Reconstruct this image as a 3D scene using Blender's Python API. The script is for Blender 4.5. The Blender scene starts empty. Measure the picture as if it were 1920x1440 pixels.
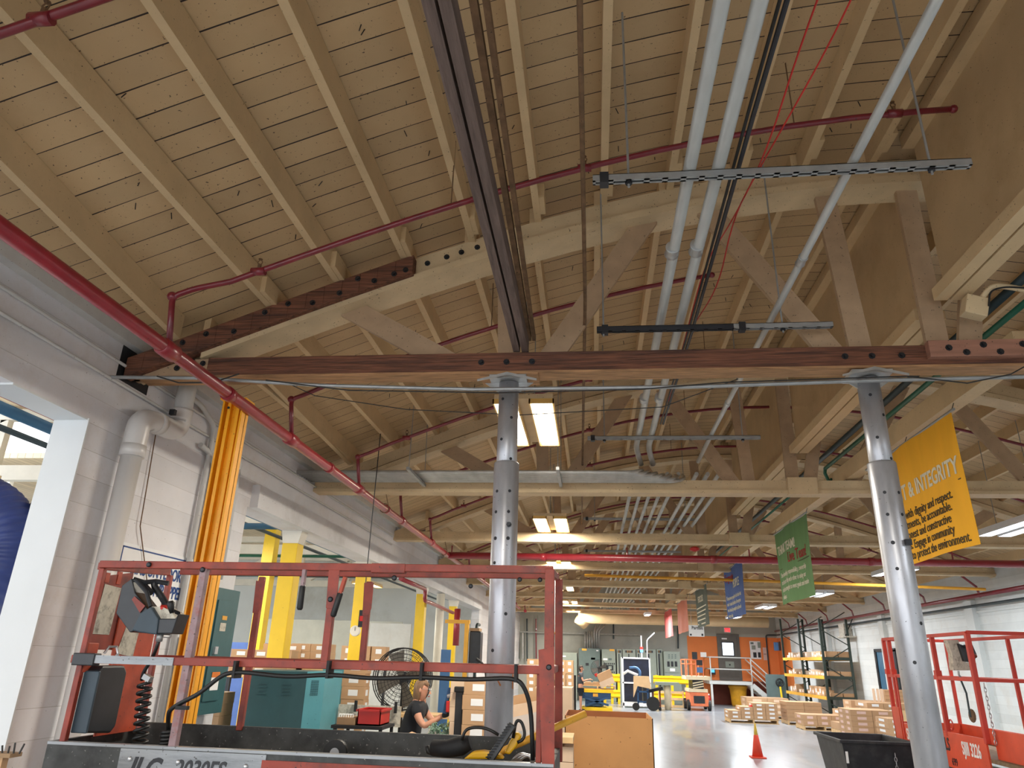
import bpy, bmesh, math, random
from mathutils import Vector, Matrix
random.seed(7)
S = bpy.context.scene
COL = S.collection
pi = math.pi
# ------------------------------------------------------------------ camera
F_PX = 1327.4; EYE = 1.9
PITCH, YAW, ROLL = math.radians(21.19), math.radians(6.75), math.radians(-1.706)
def cam_axes():
    cy, sy = math.cos(YAW), math.sin(YAW)
    fwd = Vector((-sy*math.cos(PITCH), cy*math.cos(PITCH), math.sin(PITCH)))
    right = Vector((cy, sy, 0)); down = fwd.cross(right)
    c, s = math.cos(ROLL), math.sin(ROLL)
    return right*c + down*s, -right*s + down*c, fwd
AX = cam_axes()
cam_d = bpy.data.cameras.new('camera'); cam = bpy.data.objects.new('camera', cam_d); COL.objects.link(cam)
cam_d.sensor_fit = 'HORIZONTAL'; cam_d.sensor_width = 36; cam_d.lens = 36*F_PX/1920
cam_d.clip_start = .05; cam_d.clip_end = 300
_r, _d, _f = AX
cam.matrix_world = Matrix(((_r.x, -_d.x, -_f.x, 0), (_r.y, -_d.y, -_f.y, 0), (_r.z, -_d.z, -_f.z, EYE), (0, 0, 0, 1)))
S.camera = cam
def at(x, y, X=None, Y=None, Z=None):
    """measured point of the photograph on a real plane of the building"""
    r, d, f = AX
    v = r*((x-960)/F_PX) + d*((y-720)/F_PX) + f
    if X is not None: t = X/v.x
    elif Y is not None: t = Y/v.y
    else: t = (Z-EYE)/v.z
    return Vector((0, 0, EYE)) + v*t
# ------------------------------------------------------------------ world and exposure
W = bpy.data.worlds.new('world'); S.world = W; W.use_nodes = True
wb = W.node_tree.nodes['Background']; wb.inputs[0].default_value = (.93, .96, 1, 1); wb.inputs[1].default_value = 3.4
S.view_settings.view_transform = 'Standard'; S.view_settings.look = 'None'
S.view_settings.gamma = 1; S.view_settings.use_curve_mapping = False
S.view_settings.exposure = 0.0
LAMP_W = 175      # watts of one strip of a ceiling light
# ------------------------------------------------------------------ materials
def lin(c):
    return tuple(((v/255)/12.92 if v/255 <= .04045 else ((v/255+.055)/1.055)**2.4) for v in c)
MATS = {}
def mat(name, col, rough=.6, metal=0, var=.1, scale=5, speck=0, bump=0, stretch=None, emit=0, dirt=None, dscale=1.5, damt=.5, speckcol=(40, 34, 30), coat=0, alpha=1, spscale=55):
    m = bpy.data.materials.new(name); m.use_nodes = True; nt = m.node_tree; N = nt.nodes; L = nt.links
    b = N['Principled BSDF']; b.inputs['Roughness'].default_value = rough; b.inputs['Metallic'].default_value = metal
    if coat: b.inputs['Coat Weight'].default_value = coat
    c = lin(col)
    tc = N.new('ShaderNodeTexCoord'); mp = N.new('ShaderNodeMapping'); L.new(tc.outputs['Object'], mp.inputs[0])
    if stretch: mp.inputs['Scale'].default_value = stretch
    nz = N.new('ShaderNodeTexNoise'); nz.inputs['Scale'].default_value = scale; nz.inputs['Detail'].default_value = 6
    L.new(mp.outputs[0], nz.inputs['Vector'])
    rp = N.new('ShaderNodeValToRGB'); L.new(nz.outputs[0], rp.inputs[0])
    rp.color_ramp.elements[0].position = .3; rp.color_ramp.elements[1].position = .7
    rp.color_ramp.elements[0].color = tuple(v*(1-var) for v in c)+(1,)
    rp.color_ramp.elements[1].color = tuple(min(1, v*(1+var)) for v in c)+(1,)
    out = rp.outputs[0]
    def over(fac, colr):
        nonlocal out
        mx = N.new('ShaderNodeMix'); mx.data_type = 'RGBA'
        L.new(fac, mx.inputs[0]); L.new(out, mx.inputs[6]); mx.inputs[7].default_value = lin(colr)+(1,)
        out = mx.outputs[2]
    if dirt:
        n2 = N.new('ShaderNodeTexNoise'); n2.inputs['Scale'].default_value = dscale; n2.inputs['Detail'].default_value = 8; n2.inputs['Roughness'].default_value = .7
        L.new(mp.outputs[0], n2.inputs['Vector'])
        mr = N.new('ShaderNodeMapRange'); L.new(n2.outputs[0], mr.inputs[0]); mr.inputs[1].default_value = .5; mr.inputs[2].default_value = .68; mr.inputs[4].default_value = damt
        over(mr.outputs[0], dirt)
    if speck:
        n3 = N.new('ShaderNodeTexNoise'); n3.inputs['Scale'].default_value = spscale; n3.inputs['Detail'].default_value = 3
        L.new(tc.outputs['Object'], n3.inputs['Vector'])
        mr = N.new('ShaderNodeMapRange'); L.new(n3.outputs[0], mr.inputs[0]); mr.inputs[1].default_value = .72-speck*.08; mr.inputs[2].default_value = .75-speck*.08; mr.inputs[4].default_value = .85
        over(mr.outputs[0], speckcol)
    L.new(out, b.inputs['Base Color'])
    if bump:
        bp = N.new('ShaderNodeBump'); bp.inputs['Strength'].default_value = bump; bp.inputs['Distance'].default_value = .02
        L.new(nz.outputs[0], bp.inputs['Height']); L.new(bp.outputs[0], b.inputs['Normal'])
    if emit:
        b.inputs['Emission Color'].default_value = c+(1,); b.inputs['Emission Strength'].default_value = emit
    if alpha < 1: b.inputs['Alpha'].default_value = alpha
    MATS[name] = m; return m
CREAM = (208, 184, 146)
mat('cream_paint', CREAM, .65, var=.1, scale=4, speck=.5, bump=.15)
mat('cream_joist', (212, 184, 142), .65, var=.1, scale=3, speck=.3, bump=.2, dirt=(146, 122, 90), damt=.35)
mat('tan_plate', (176, 148, 118), .6, var=.08, scale=8, speck=.4)
mat('bare_timber', (112, 70, 50), .7, var=.5, scale=7, stretch=(.6, 6, 12), bump=.5, dirt=(44, 28, 26), dscale=1.2, damt=.8)
mat('timber_edge', (172, 130, 90), .7, var=.35, scale=6, stretch=(.8, 8, 8), bump=.4, dirt=(80, 58, 40), dscale=2, damt=.5)
mat('old_timber', (112, 94, 86), .75, var=.35, scale=6, stretch=(10, .7, 10), bump=.5, dirt=(58, 46, 42), damt=.7)
mat('pink_splice', (158, 112, 92), .6, var=.2, scale=5, stretch=(.7, 6, 6), speck=.4)
mat('plywood', (200, 172, 132), .6, var=.09, scale=2, speck=.35, bump=.1, dirt=(150, 118, 76), damt=.3)
mat('galvanised', (186, 188, 188), .4, .6, var=.16, scale=9, speck=.1, bump=.1, spscale=70)
mat('shore_steel', (186, 188, 194), .36, .6, var=.25, scale=7, stretch=(1, 1, .35), speck=.2, bump=.1, spscale=60)
mat('dark_steel', (52, 54, 58), .45, .6, var=.2, scale=8)
mat('strut_steel', (160, 162, 162), .45, .5, var=.12, scale=10)
mat('conduit', (184, 184, 180), .4, .35, var=.15, scale=9, stretch=(1, .3, 1))
mat('red_pipe', (120, 30, 42), .35, var=.14, scale=9, speck=.2, coat=.3)
mat('red_main', (146, 38, 48), .35, var=.12, scale=7, speck=.25, coat=.3)
mat('rust', (120, 92, 66), .7, .3, var=.3, scale=14, speck=.5)
mat('white_wall', (224, 224, 226), .7, var=.05, scale=1.2, speck=.15, bump=.12, dirt=(170, 166, 160), dscale=.8, damt=.4)
mat('white_block', (214, 218, 216), .7, var=.04, scale=1.2, speck=.1, dirt=(168, 164, 150), dscale=.35, damt=.5)
mat('white_gloss', (222, 226, 228), .4, var=.03, scale=2)
mat('pvc', (214, 212, 210), .3, var=.03, scale=2, speck=0, coat=.3)
mat('wall_pipe_paint', (200, 200, 198), .5, var=.06, scale=8, speck=.2)
mat('safety_yellow', (244, 204, 30), .45, var=.05, scale=4, speck=.1)
mat('amber_yellow', (240, 164, 16), .42, var=.08, scale=5, speck=.3, speckcol=(150, 96, 14))
mat('cap_white', (226, 222, 210), .5, var=.05)
mat('jlg_red', (142, 54, 38), .5, var=.3, scale=8, speck=.35, dirt=(74, 46, 46), dscale=5, damt=.65, bump=.1)
mat('jlg_orange', (176, 68, 38), .5, var=.16, scale=9, speck=.55, dirt=(120, 52, 40), dscale=5, damt=.5)
mat('jlg_worn', (142, 118, 122), .5, var=.25, scale=12, speck=.5, dirt=(152, 66, 50), dscale=7, damt=.8)
mat('jlg_grey', (150, 154, 158), .4, .3, var=.2, scale=6, stretch=(.4, 3, 3), speck=.6, dirt=(70, 74, 78), dscale=3, damt=.6)
mat('jlg_dark', (66, 68, 68), .6, .2, var=.4, scale=9, speck=.6, dirt=(34, 36, 38), dscale=4, damt=.8, speckcol=(140, 140, 136))
mat('lift_red', (196, 58, 42), .45, var=.1, scale=5, speck=.3)
mat('lift_orange', (214, 82, 54), .45, var=.1, scale=5, speck=.2)
mat('deck_dust', (120, 100, 78), .9, var=.3, scale=14, speck=.6)
mat('black_plastic', (34, 37, 42), .4, var=.25, scale=10)
mat('black_matt', (24, 25, 28), .7, var=.2)
mat('black_rubber', (20, 21, 22), .5, var=.1)
mat('charcoal_blue', (50, 66, 78), .5, var=.15)
mat('red_plastic', (186, 34, 30), .4, var=.1)
mat('teal_light', (84, 150, 162), .45, var=.05, speck=.1)
mat('teal_dark', (44, 82, 88), .45, var=.1, speck=.2)
mat('panel_green', (52, 92, 96), .45, var=.08, speck=.25)
mat('panel_grey', (142, 152, 142), .5, var=.05)
mat('panel_slate', (92, 108, 106), .5, var=.08)
mat('far_grey', (172, 174, 166), .7, var=.08, scale=.6, dirt=(102, 104, 100), dscale=.5, damt=.3)
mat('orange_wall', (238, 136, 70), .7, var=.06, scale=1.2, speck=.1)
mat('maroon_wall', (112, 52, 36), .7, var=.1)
mat('door_grey', (96, 92, 86), .5, var=.08)
mat('cardboard', (190, 152, 114), .75, var=.07, scale=3, speck=.1)
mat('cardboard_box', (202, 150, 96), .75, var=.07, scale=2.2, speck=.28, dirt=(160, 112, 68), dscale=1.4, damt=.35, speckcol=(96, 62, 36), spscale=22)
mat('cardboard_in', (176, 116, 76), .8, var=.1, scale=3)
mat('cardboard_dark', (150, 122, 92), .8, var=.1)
mat('carton_end', (216, 190, 164), .75, var=.06)
mat('carton_pink', (222, 190, 180), .75, var=.06)
mat('paper', (236, 238, 240), .6, var=.03)
mat('grubby_paper', (196, 190, 176), .7, var=.12, scale=20, dirt=(90, 84, 74), dscale=16, damt=.8)
mat('pallet_wood', (214, 180, 132), .75, var=.15, scale=6, stretch=(1, 5, 1))
mat('rack_beam', (226, 168, 58), .5, var=.08, speck=.1)
mat('rack_green', (52, 64, 58), .5, .2, var=.15)
mat('bin_black', (36, 38, 44), .55, var=.3, scale=8, dirt=(80, 78, 74), dscale=4, damt=.35)
mat('cone_orange', (222, 72, 48), .5, var=.08, scale=9)
mat('cone_yellow', (226, 190, 80), .5, var=.1)
mat('blue_steel', (38, 78, 122), .45, var=.1, speck=.2)
mat('blue_sign', (70, 112, 160), .5)
mat('duct_blue', (46, 62, 120), .45, var=.2, scale=5)
mat('skin', (206, 150, 124), .55, var=.05)
mat('hair_brown', (128, 98, 72), .6, var=.35, scale=18, stretch=(3, 3, .6))
mat('hair_dark', (46, 32, 26), .6, var=.2)
mat('shirt_black', (30, 33, 40), .85, var=.15, scale=6)
mat('shirt_slate', (66, 72, 80), .85, var=.12)
mat('denim', (48, 60, 88), .85, var=.15)
mat('glove_grey', (54, 56, 62), .8, var=.15)
mat('shoe', (30, 30, 32), .6)
mat('lip', (172, 98, 88), .5)
mat('eye', (30, 24, 22), .3)
mat('banner_yellow', (240, 174, 34), .8, var=.05, scale=3, stretch=(1, 2, .6))
mat('banner_green', (98, 136, 86), .8, var=.08, scale=3, stretch=(1, 2, .6))
mat('banner_blue', (72, 98, 158), .8, var=.08)
mat('banner_dark', (86, 94, 84), .8, var=.1)
mat('banner_salmon', (200, 122, 98), .8, var=.08)
mat('banner_red', (190, 86, 80), .8, var=.08)
mat('ink_white', (240, 240, 232), .7, var=.02); mat('ink_dark', (74, 60, 30), .7, var=.02); mat('ink_red', (150, 34, 34), .7, var=.02)
mat('ink_blue', (34, 70, 134), .6, var=.02); mat('ink_black', (34, 36, 42), .5, var=.05); mat('ink_grey', (214, 208, 186), .7, var=.02)
mat('steel_bright', (206, 208, 212), .3, .8, var=.1)
mat('green_pipe', (30, 96, 74), .45, var=.1); mat('dark_pipe', (40, 56, 60), .45, var=.12); mat('blue_pipe', (58, 104, 134), .45, var=.1)
mat('yellow_pipe', (226, 162, 50), .45, var=.1)
mat('wire_red', (190, 40, 34), .5); mat('wire_orange', (220, 120, 40), .5); mat('wire_dark', (40, 38, 36), .6)
mat('dewalt_yellow', (232, 178, 24), .4, var=.08)
mat('gold_reflector', (232, 190, 110), .3, .3, var=.05)
mat('lamp_lens', (255, 246, 228), .5, emit=9)
mat('lamp_lens_cool', (240, 246, 255), .5, emit=7)
mat('exit_red', (255, 60, 70), .5, emit=1.2)
mat('beacon_blue', (90, 150, 255), .4, emit=2.0); mat('beacon_red', (255, 50, 40), .4, emit=1.6)
mat('screen_blue', (90, 190, 225), .4, emit=1.0)
mat('daylight_glass', (230, 240, 255), .2, emit=2.2)
mat('wrap_plastic', (206, 198, 194), .15, var=.05, coat=.5)
mat('curtain_black', (20, 26, 42), .35, var=.4, scale=5, bump=.6)
mat('drum_yellow', (206, 150, 30), .5, var=.12, speck=.5)
mat('window_teal', (150, 196, 210), .2)
mat('scrap_green', (120, 150, 130), .4, var=.4, scale=20)
mat('tan_cloth', (222, 190, 148), .8, var=.06)
mat('orange_lift', (236, 128, 84), .5, var=.1, speck=.2); mat('lift_cream', (222, 208, 176), .5, var=.08, speck=.2)

def plank_mat(name, col, pitch, axis, gapcol, lw=.045, speck=.5):
    """boards running across axis, thin dark joints, a tint for each board"""
    m = mat(name, col, .65, var=.07, scale=2.2, speck=speck, dirt=(150, 122, 84), dscale=1.1, damt=.28)
    nt = m.node_tree; N = nt.nodes; L = nt.links; b = N['Principled BSDF']
    base = b.inputs['Base Color'].links[0].from_socket
    tc = N.new('ShaderNodeTexCoord'); sx = N.new('ShaderNodeSeparateXYZ'); L.new(tc.outputs['Object'], sx.inputs[0])
    dv = N.new('ShaderNodeMath'); dv.operation = 'DIVIDE'; L.new(sx.outputs[axis], dv.inputs[0]); dv.inputs[1].default_value = pitch
    fr = N.new('ShaderNodeMath'); fr.operation = 'FRACT'; L.new(dv.outputs[0], fr.inputs[0])
    fl = N.new('ShaderNodeMath'); fl.operation = 'FLOOR'; L.new(dv.outputs[0], fl.inputs[0])
    wn = N.new('ShaderNodeTexWhiteNoise'); wn.noise_dimensions = '1D'; L.new(fl.outputs[0], wn.inputs['W'])
    tn = N.new('ShaderNodeMapRange'); L.new(wn.outputs[0], tn.inputs[0]); tn.inputs[3].default_value = .9; tn.inputs[4].default_value = 1.06
    ml = N.new('ShaderNodeMix'); ml.data_type = 'RGBA'; ml.blend_type = 'MULTIPLY'; ml.inputs[0].default_value = 1
    L.new(base, ml.inputs[6]); L.new(tn.outputs[0], ml.inputs[7])
    # joint width varies along the board
    nz = N.new('ShaderNodeTexNoise'); nz.inputs['Scale'].default_value = 1.7; L.new(tc.outputs['Object'], nz.inputs['Vector'])
    wd = N.new('ShaderNodeMapRange'); L.new(nz.outputs[0], wd.inputs[0]); wd.inputs[1].default_value = .35; wd.inputs[2].default_value = .65; wd.inputs[3].default_value = lw*.5; wd.inputs[4].default_value = lw
    lt = N.new('ShaderNodeMath'); lt.operation = 'LESS_THAN'; L.new(fr.outputs[0], lt.inputs[0]); L.new(wd.outputs[0], lt.inputs[1])
    mx = N.new('ShaderNodeMix'); mx.data_type = 'RGBA'; L.new(lt.outputs[0], mx.inputs[0]); L.new(ml.outputs[2], mx.inputs[6]); mx.inputs[7].default_value = lin(gapcol)+(1,)
    L.new(mx.outputs[2], b.inputs['Base Color']); return m
plank_mat('roof_planks', (202, 172, 130), .2, 1, (44, 32, 26), .055)
plank_mat('annex_planks', (226, 208, 176), .16, 0, (120, 96, 70), .06, .1)
plank_mat('board_wall', (224, 224, 228), .21, 2, (186, 184, 182), .02, .1)
plank_mat('block_wall', (216, 220, 218), .2, 2, (186, 190, 188), .03, 0)
def floor_mat():
    m = mat('floor_paint', (152, 158, 164), .3, var=.08, scale=.5, dirt=(112, 114, 118), dscale=1.3, damt=.5, speck=.2, stretch=(1.6, .5, 1), coat=.2)
    return m
floor_mat()
# ------------------------------------------------------------------ mesh builder
class MB:
    def __init__(s): s.v = []; s.f = []
    def _add(s, vs, fs):
        o = len(s.v); s.v += [tuple(v) for v in vs]; s.f += [tuple(i+o for i in f) for f in fs]; return s
    def hexa(s, vs): return s._add(vs, [(0, 3, 2, 1), (4, 5, 6, 7), (0, 1, 5, 4), (1, 2, 6, 5), (2, 3, 7, 6), (3, 0, 4, 7)])
    def box(s, x0, x1, y0, y1, z0, z1):
        return s.hexa([(x0, y0, z0), (x1, y0, z0), (x1, y1, z0), (x0, y1, z0), (x0, y0, z1), (x1, y0, z1), (x1, y1, z1), (x0, y1, z1)])
    def cbox(s, c, d, rot=None):
        vs = [Vector((a*d[0]/2, b*d[1]/2, e*d[2]/2)) for e in (-1, 1) for a, b in ((-1, -1), (1, -1), (1, 1), (-1, 1))]
        if rot: vs = [rot @ v for v in vs]
        return s.hexa([v+Vector(c) for v in vs])
    def bar(s, p, q, w, h, up=(0, 0, 1)):
        """box from p to q; w across, h along up"""
        p, q, up = Vector(p), Vector(q), Vector(up); d = (q-p).normalized()
        a = d.cross(up); a = a.normalized() if a.length > 1e-4 else Vector((1, 0, 0)); u = a.cross(d)
        o = [-a*w/2-u*h/2, a*w/2-u*h/2, a*w/2+u*h/2, -a*w/2+u*h/2]
        return s.hexa([p+k for k in o]+[q+k for k in o])
    def prism(s, poly, ext):
        """poly: 3-D points of one flat face; ext: extrusion vector"""
        n = len(poly); e = Vector(ext); vs = [Vector(p) for p in poly]+[Vector(p)+e for p in poly]
        return s._add(vs, [tuple(range(n-1, -1, -1)), tuple(range(n, 2*n))]+[(i, (i+1) % n, n+(i+1) % n, n+i) for i in range(n)])
    def tube(s, pts, r, n=8, cap=True, smoothpts=0):
        P = [Vector(p) for p in pts]
        if smoothpts: P = fillet(P, smoothpts)
        rs = r if isinstance(r, (list, tuple)) else [r]*len(P)
        if len(rs) != len(P): rs = [rs[0]]*len(P)
        d0 = (P[1]-P[0]).normalized(); a = d0.cross(Vector((0, 0, 1)))
        if a.length < .05: a = d0.cross(Vector((1, 0, 0)))
        a.normalize(); base = len(s.v)
        for i, p in enumerate(P):
            d = (P[min(i+1, len(P)-1)]-P[max(i-1, 0)]).normalized()
            a = (a-d*a.dot(d)).normalized(); b = d.cross(a)
            for k in range(n):
                t = 2*pi*k/n; s.v.append(tuple(p+(a*math.cos(t)+b*math.sin(t))*rs[i]))
        for i in range(len(P)-1):
            for k in range(n):
                s.f.append((base+i*n+k, base+i*n+(k+1) % n, base+(i+1)*n+(k+1) % n, base+(i+1)*n+k))
        if cap:
            s.f.append(tuple(base+k for k in range(n-1, -1, -1))); s.f.append(tuple(base+(len(P)-1)*n+k for k in range(n)))
        return s
    def lathe(s, c, prof, n=20, axis=(0, 0, 1), squash=(1, 1)):
        ax = Vector(axis).normalized(); a = ax.cross(Vector((0, 1, 0)))
        if a.length < .1: a = ax.cross(Vector((1, 0, 0)))
        a.normalize(); b = ax.cross(a); c = Vector(c); base = len(s.v)
        for r, h in prof:
            for k in range(n):
                t = 2*pi*k/n; s.v.append(tuple(c+ax*h+a*math.cos(t)*r*squash[0]+b*math.sin(t)*r*squash[1]))
        for i in range(len(prof)-1):
            for k in range(n):
                s.f.append((base+i*n+k, base+i*n+(k+1) % n, base+(i+1)*n+(k+1) % n, base+(i+1)*n+k))
        s.f.append(tuple(base+k for k in range(n-1, -1, -1))); s.f.append(tuple(base+(len(prof)-1)*n+k for k in range(n)))
        return s
    def cyl(s, p, q, r, n=14): return s.tube([p, q], r, n)
    def ball(s, c, r, n=12, m=8):
        rr = r if isinstance(r, (list, tuple)) else (r, r, r); base = len(s.v); c = Vector(c)
        for i in range(m+1):
            ph = pi*i/m
            for k in range(n):
                t = 2*pi*k/n; s.v.append((c.x+rr[0]*math.sin(ph)*math.cos(t), c.y+rr[1]*math.sin(ph)*math.sin(t), c.z-rr[2]*math.cos(ph)))
        for i in range(m):
            for k in range(n): s.f.append((base+i*n+k, base+i*n+(k+1) % n, base+(i+1)*n+(k+1) % n, base+(i+1)*n+k))
        return s
    def helix(s, p, q, R, r, turns, n=6, seg=14):
        p, q = Vector(p), Vector(q); ax = (q-p).normalized(); a = ax.cross(Vector((0, 1, 0))).normalized(); b = ax.cross(a)
        return s.tube([p+(q-p)*(i/(turns*seg))+(a*math.cos(2*pi*i/seg)+b*math.sin(2*pi*i/seg))*R for i in range(int(turns*seg)+1)], r, n)
    def build(s, name, m, parent=None, local=False, smooth=False, bevel=0):
        me = bpy.data.meshes.new(name); vs = s.v
        if parent is not None and not local:
            o = OFF[parent.name]
            vs = [(v[0]-o[0], v[1]-o[1], v[2]-o[2]) for v in vs]
        me.from_pydata(vs, [], s.f); me.validate(); me.update()
        bm = bmesh.new(); bm.from_mesh(me); bmesh.ops.recalc_face_normals(bm, faces=bm.faces); bm.to_mesh(me); bm.free()
        if smooth:
            me.polygons.foreach_set('use_smooth', [len(p.vertices) == 4 for p in me.polygons]); me.update()
        ob = bpy.data.objects.new(name, me); COL.objects.link(ob)
        me.materials.append(MATS[m] if isinstance(m, str) else m)
        if parent is not None:
            ob.parent = parent; OFF[ob.name] = OFF[parent.name]
        else: OFF[ob.name] = (0, 0, 0)
        if bevel:
            bv = ob.modifiers.new('bevel', 'BEVEL'); bv.width = bevel; bv.segments = 2; bv.limit_method = 'ANGLE'
        return ob
OFF = {}
def fillet(P, r, k=5):
    out = [P[0]]
    for i in range(1, len(P)-1):
        a, b, c = P[i-1], P[i], P[i+1]
        ra = min(r, (a-b).length*.49); rb = min(r, (c-b).length*.49)
        p = b+(a-b).normalized()*ra; q = b+(c-b).normalized()*rb
        for j in range(k+1):
            t = j/k; out.append(p*(1-t)**2+b*2*t*(1-t)+q*t*t)
    out.append(P[-1]); return out
def tag(o, label, cat, group=None, kind=None):
    if label: o['label'] = label
    if cat: o['category'] = cat
    if group: o['group'] = group
    if kind: o['kind'] = kind
    return o
def thing(name, label, cat, loc, group=None):
    o = bpy.data.objects.new(name, None); COL.objects.link(o); o.empty_display_size = .1
    o.location = loc; OFF[o.name] = tuple(loc); return tag(o, label, cat, group)
def struct(mb, name, m, label, cat, **k):
    o = mb.build(name, m, **k); return tag(o, label, cat, kind='structure')
def dup(root, dloc, label=None, group=None, rz=None):
    """copy of a thing, its parts and their sub-parts"""
    def cp(o, par):
        c = o.copy(); COL.objects.link(c); c.parent = par; OFF[c.name] = OFF.get(o.name, (0, 0, 0))
        for ch in o.children: cp(ch, c)
        return c
    r = cp(root, None); r.location = dloc
    if rz is not None: r.rotation_euler.z = rz
    if label: r['label'] = label
    if group: r['group'] = group
    return r
def text(s, size, m, mtx, parent, name='lettering', bold=0, align='LEFT', sx=1.0, shear=0, ext=.0015, warp=None, local=False, space=1.0):
    cu = bpy.data.curves.new(name, 'FONT'); cu.body = s; cu.size = size; cu.extrude = ext; cu.offset = bold*size; cu.align_x = align; cu.shear = shear
    cu.space_character = space; cu.resolution_u = 3
    t = bpy.data.objects.new('t', cu); COL.objects.link(t)
    dg = bpy.context.evaluated_depsgraph_get(); me = bpy.data.meshes.new_from_object(t.evaluated_get(dg)); bpy.data.objects.remove(t)
    off = Vector(OFF[parent.name]) if (parent is not None and not local) else Vector((0, 0, 0))
    for v in me.vertices:
        p = mtx @ Vector((v.co.x*sx, v.co.y, v.co.z))
        if warp: p = warp(p)
        v.co = p-off
    me.name = name; me.materials.clear(); me.materials.append(MATS[m])
    o = bpy.data.objects.new(name, me); COL.objects.link(o)
    if parent is not None: o.parent = parent
    OFF[o.name] = tuple(off); return o
def frame(o, xdir, ydir):
    x = Vector(xdir).normalized(); y = Vector(ydir).normalized(); z = x.cross(y)
    return Matrix(((x.x, y.x, z.x, o[0]), (x.y, y.y, z.y, o[1]), (x.z, y.z, z.z, o[2]), (0, 0, 0, 1)))
FRONT = lambda p: frame(p, (1, 0, 0), (0, 0, 1))     # faces the camera side (-Y)
LEFTF = lambda p: frame(p, (0, -1, 0), (0, 0, 1))    # faces -X
RIGHTF = lambda p: frame(p, (0, 1, 0), (0, 0, 1))    # faces +X
# ------------------------------------------------------------------ building shell
XL, XR, YB, YF = -4.0, 9.6, -6.5, 40.8
XC = 2.72; T_ = .28
def arch(x):
    d = x-XC; return 5.77-.0505*d*d+.00025*d**4
TY = [5.4+4.425*i for i in range(-2, 8)]     # truss lines
# floor
struct(MB().box(-20, XR+.3, YB, YF+.3, -.2, 0), 'floor', 'floor_paint', 'worn grey-blue painted concrete warehouse floor', 'floor')
# roof deck
def deck():
    mb = MB(); n = 44; xs = [XL-.35+(XR-XL+.7)*i/n for i in range(n+1)]
    for i in range(n):
        a, b = xs[i], xs[i+1]; za, zb = arch(a)+.46, arch(b)+.46
        mb.hexa([(a, YB, za), (b, YB, zb), (b, YF+.3, zb), (a, YF+.3, za), (a, YB, za+.08), (b, YB, zb+.08), (b, YF+.3, zb+.08), (a, YF+.3, za+.08)])
    return mb
ceil = struct(deck(), 'ceiling', 'roof_planks', 'curved cream painted board ceiling over the long hall', 'ceiling')
nm = None
rn = random.Random(5)
mb = MB(); mb.box(XL-T_, XR, YB-.2, YB, 3.5, 6.4); mb.box(1.5, XR, YB-.2, YB, 0, 3.5)  # added out of view; keeps daylight low and from the left
struct(mb, 'wall_rear_baffle', 'white_wall', 'unseen white wall added behind the viewpoint, its opening shaped to steer the light', 'wall')
for k in range(95):
    x = rn.uniform(-3.2, 2.3); y = rn.uniform(2.2, 5.2) if k < 60 else rn.uniform(5.6, 9.6); z = arch(x)+.46
    if nm is None:
        mb = MB().tube([(0, 0, .01), (.004, .006, -.05)], .0035, 5); nm = mb.build('nail', 'dark_steel', ceil, local=True); o = nm
    else:
        o = nm.copy(); COL.objects.link(o); o.parent = ceil
    o.location = (x, y, z); o.rotation_euler = (rn.uniform(-.4, .4), rn.uniform(-.4, .4), rn.uniform(0, 6))
# left wall: pier and header around two wide openings
T = .28
def lw(mb, y0, y1, z0, z1, x1=XL, t=T): return mb.box(x1-t, x1, y0, y1, z0, z1)
mb = MB()
lw(mb, YB, 5.0, 3.6, 4.6)                 # over the near opening
lw(mb, 5.0, 7.85, 0, 4.6)                 # pier
lw(mb, 7.85, 26, 3.47, 4.6)               # header over the far opening
lw(mb, 26, YF, 0, 4.6)
struct(mb, 'wall_left', 'board_wall', 'white painted board-marked side wall with two wide openings', 'wall')
mb = MB(); mb.box(XL, XL+.1, 7.9, 26, 3.47, 3.74); struct(mb, 'trim_1', 'white_wall', 'white ledge along the foot of the wall header', 'trim')
mb = MB(); mb.box(XL-T-.01, XL+.012, 4.985, 5.0, 0, 3.6); mb.box(XL-T-.01, XL+.0, 4.2, 5.0, 3.585, 3.6)
struct(mb, 'trim_2', 'white_gloss', 'smooth white jamb lining of the near wall opening', 'trim')
mb = MB().box(XL, XL+.09, YB, YF, 4.33, 4.46); struct(mb, 'trim_3', 'wall_pipe_paint', 'grey-white wall plate under the roof edge', 'trim')
# right wall
mb = MB().box(XR, XR+.25, YB, YF, 0, 4.5); struct(mb, 'wall_right', 'block_wall', 'white painted concrete block wall behind the pallet rack', 'wall')
mb = MB()
for z, h in ((3.28, .05),): mb.box(XR-.03, XR, 2, YF, z, z+h)
struct(mb, 'trim_4', 'white_block', 'shallow ledge along the block wall', 'trim')
for i, y in enumerate((14.5, 20, 26, 32)):
    mb = MB().box(XR-.12, XR, y-.2, y+.2, 0, 3.6); struct(mb, 'trim_%d' % (5+i), 'white_block', 'white pilaster on the block wall', 'trim')
# far wall
xo = 4.95
mb = MB().box(XL-T, xo, YF, YF+.25, 0, 6.4); struct(mb, 'wall_back', 'far_grey', 'grey painted end wall of the hall', 'wall')
mb = MB().box(xo, XR+.25, YF, YF+.25, 1.15, 3.3); struct(mb, 'wall_back_orange', 'orange_wall', 'orange painted part of the end wall', 'wall')
mb = MB().box(xo, XR+.25, YF, YF+.25, 3.3, 6.4); struct(mb, 'wall_back_upper', 'far_grey', 'grey band over the orange wall', 'wall')
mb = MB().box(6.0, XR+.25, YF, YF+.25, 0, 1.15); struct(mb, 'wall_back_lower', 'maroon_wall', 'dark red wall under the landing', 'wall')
mb = MB().box(xo, 6.0, YF, YF+.25, 0, 1.15); struct(mb, 'wall_back_corner', 'orange_wall', 'orange wall foot beside the landing', 'wall')
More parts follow.
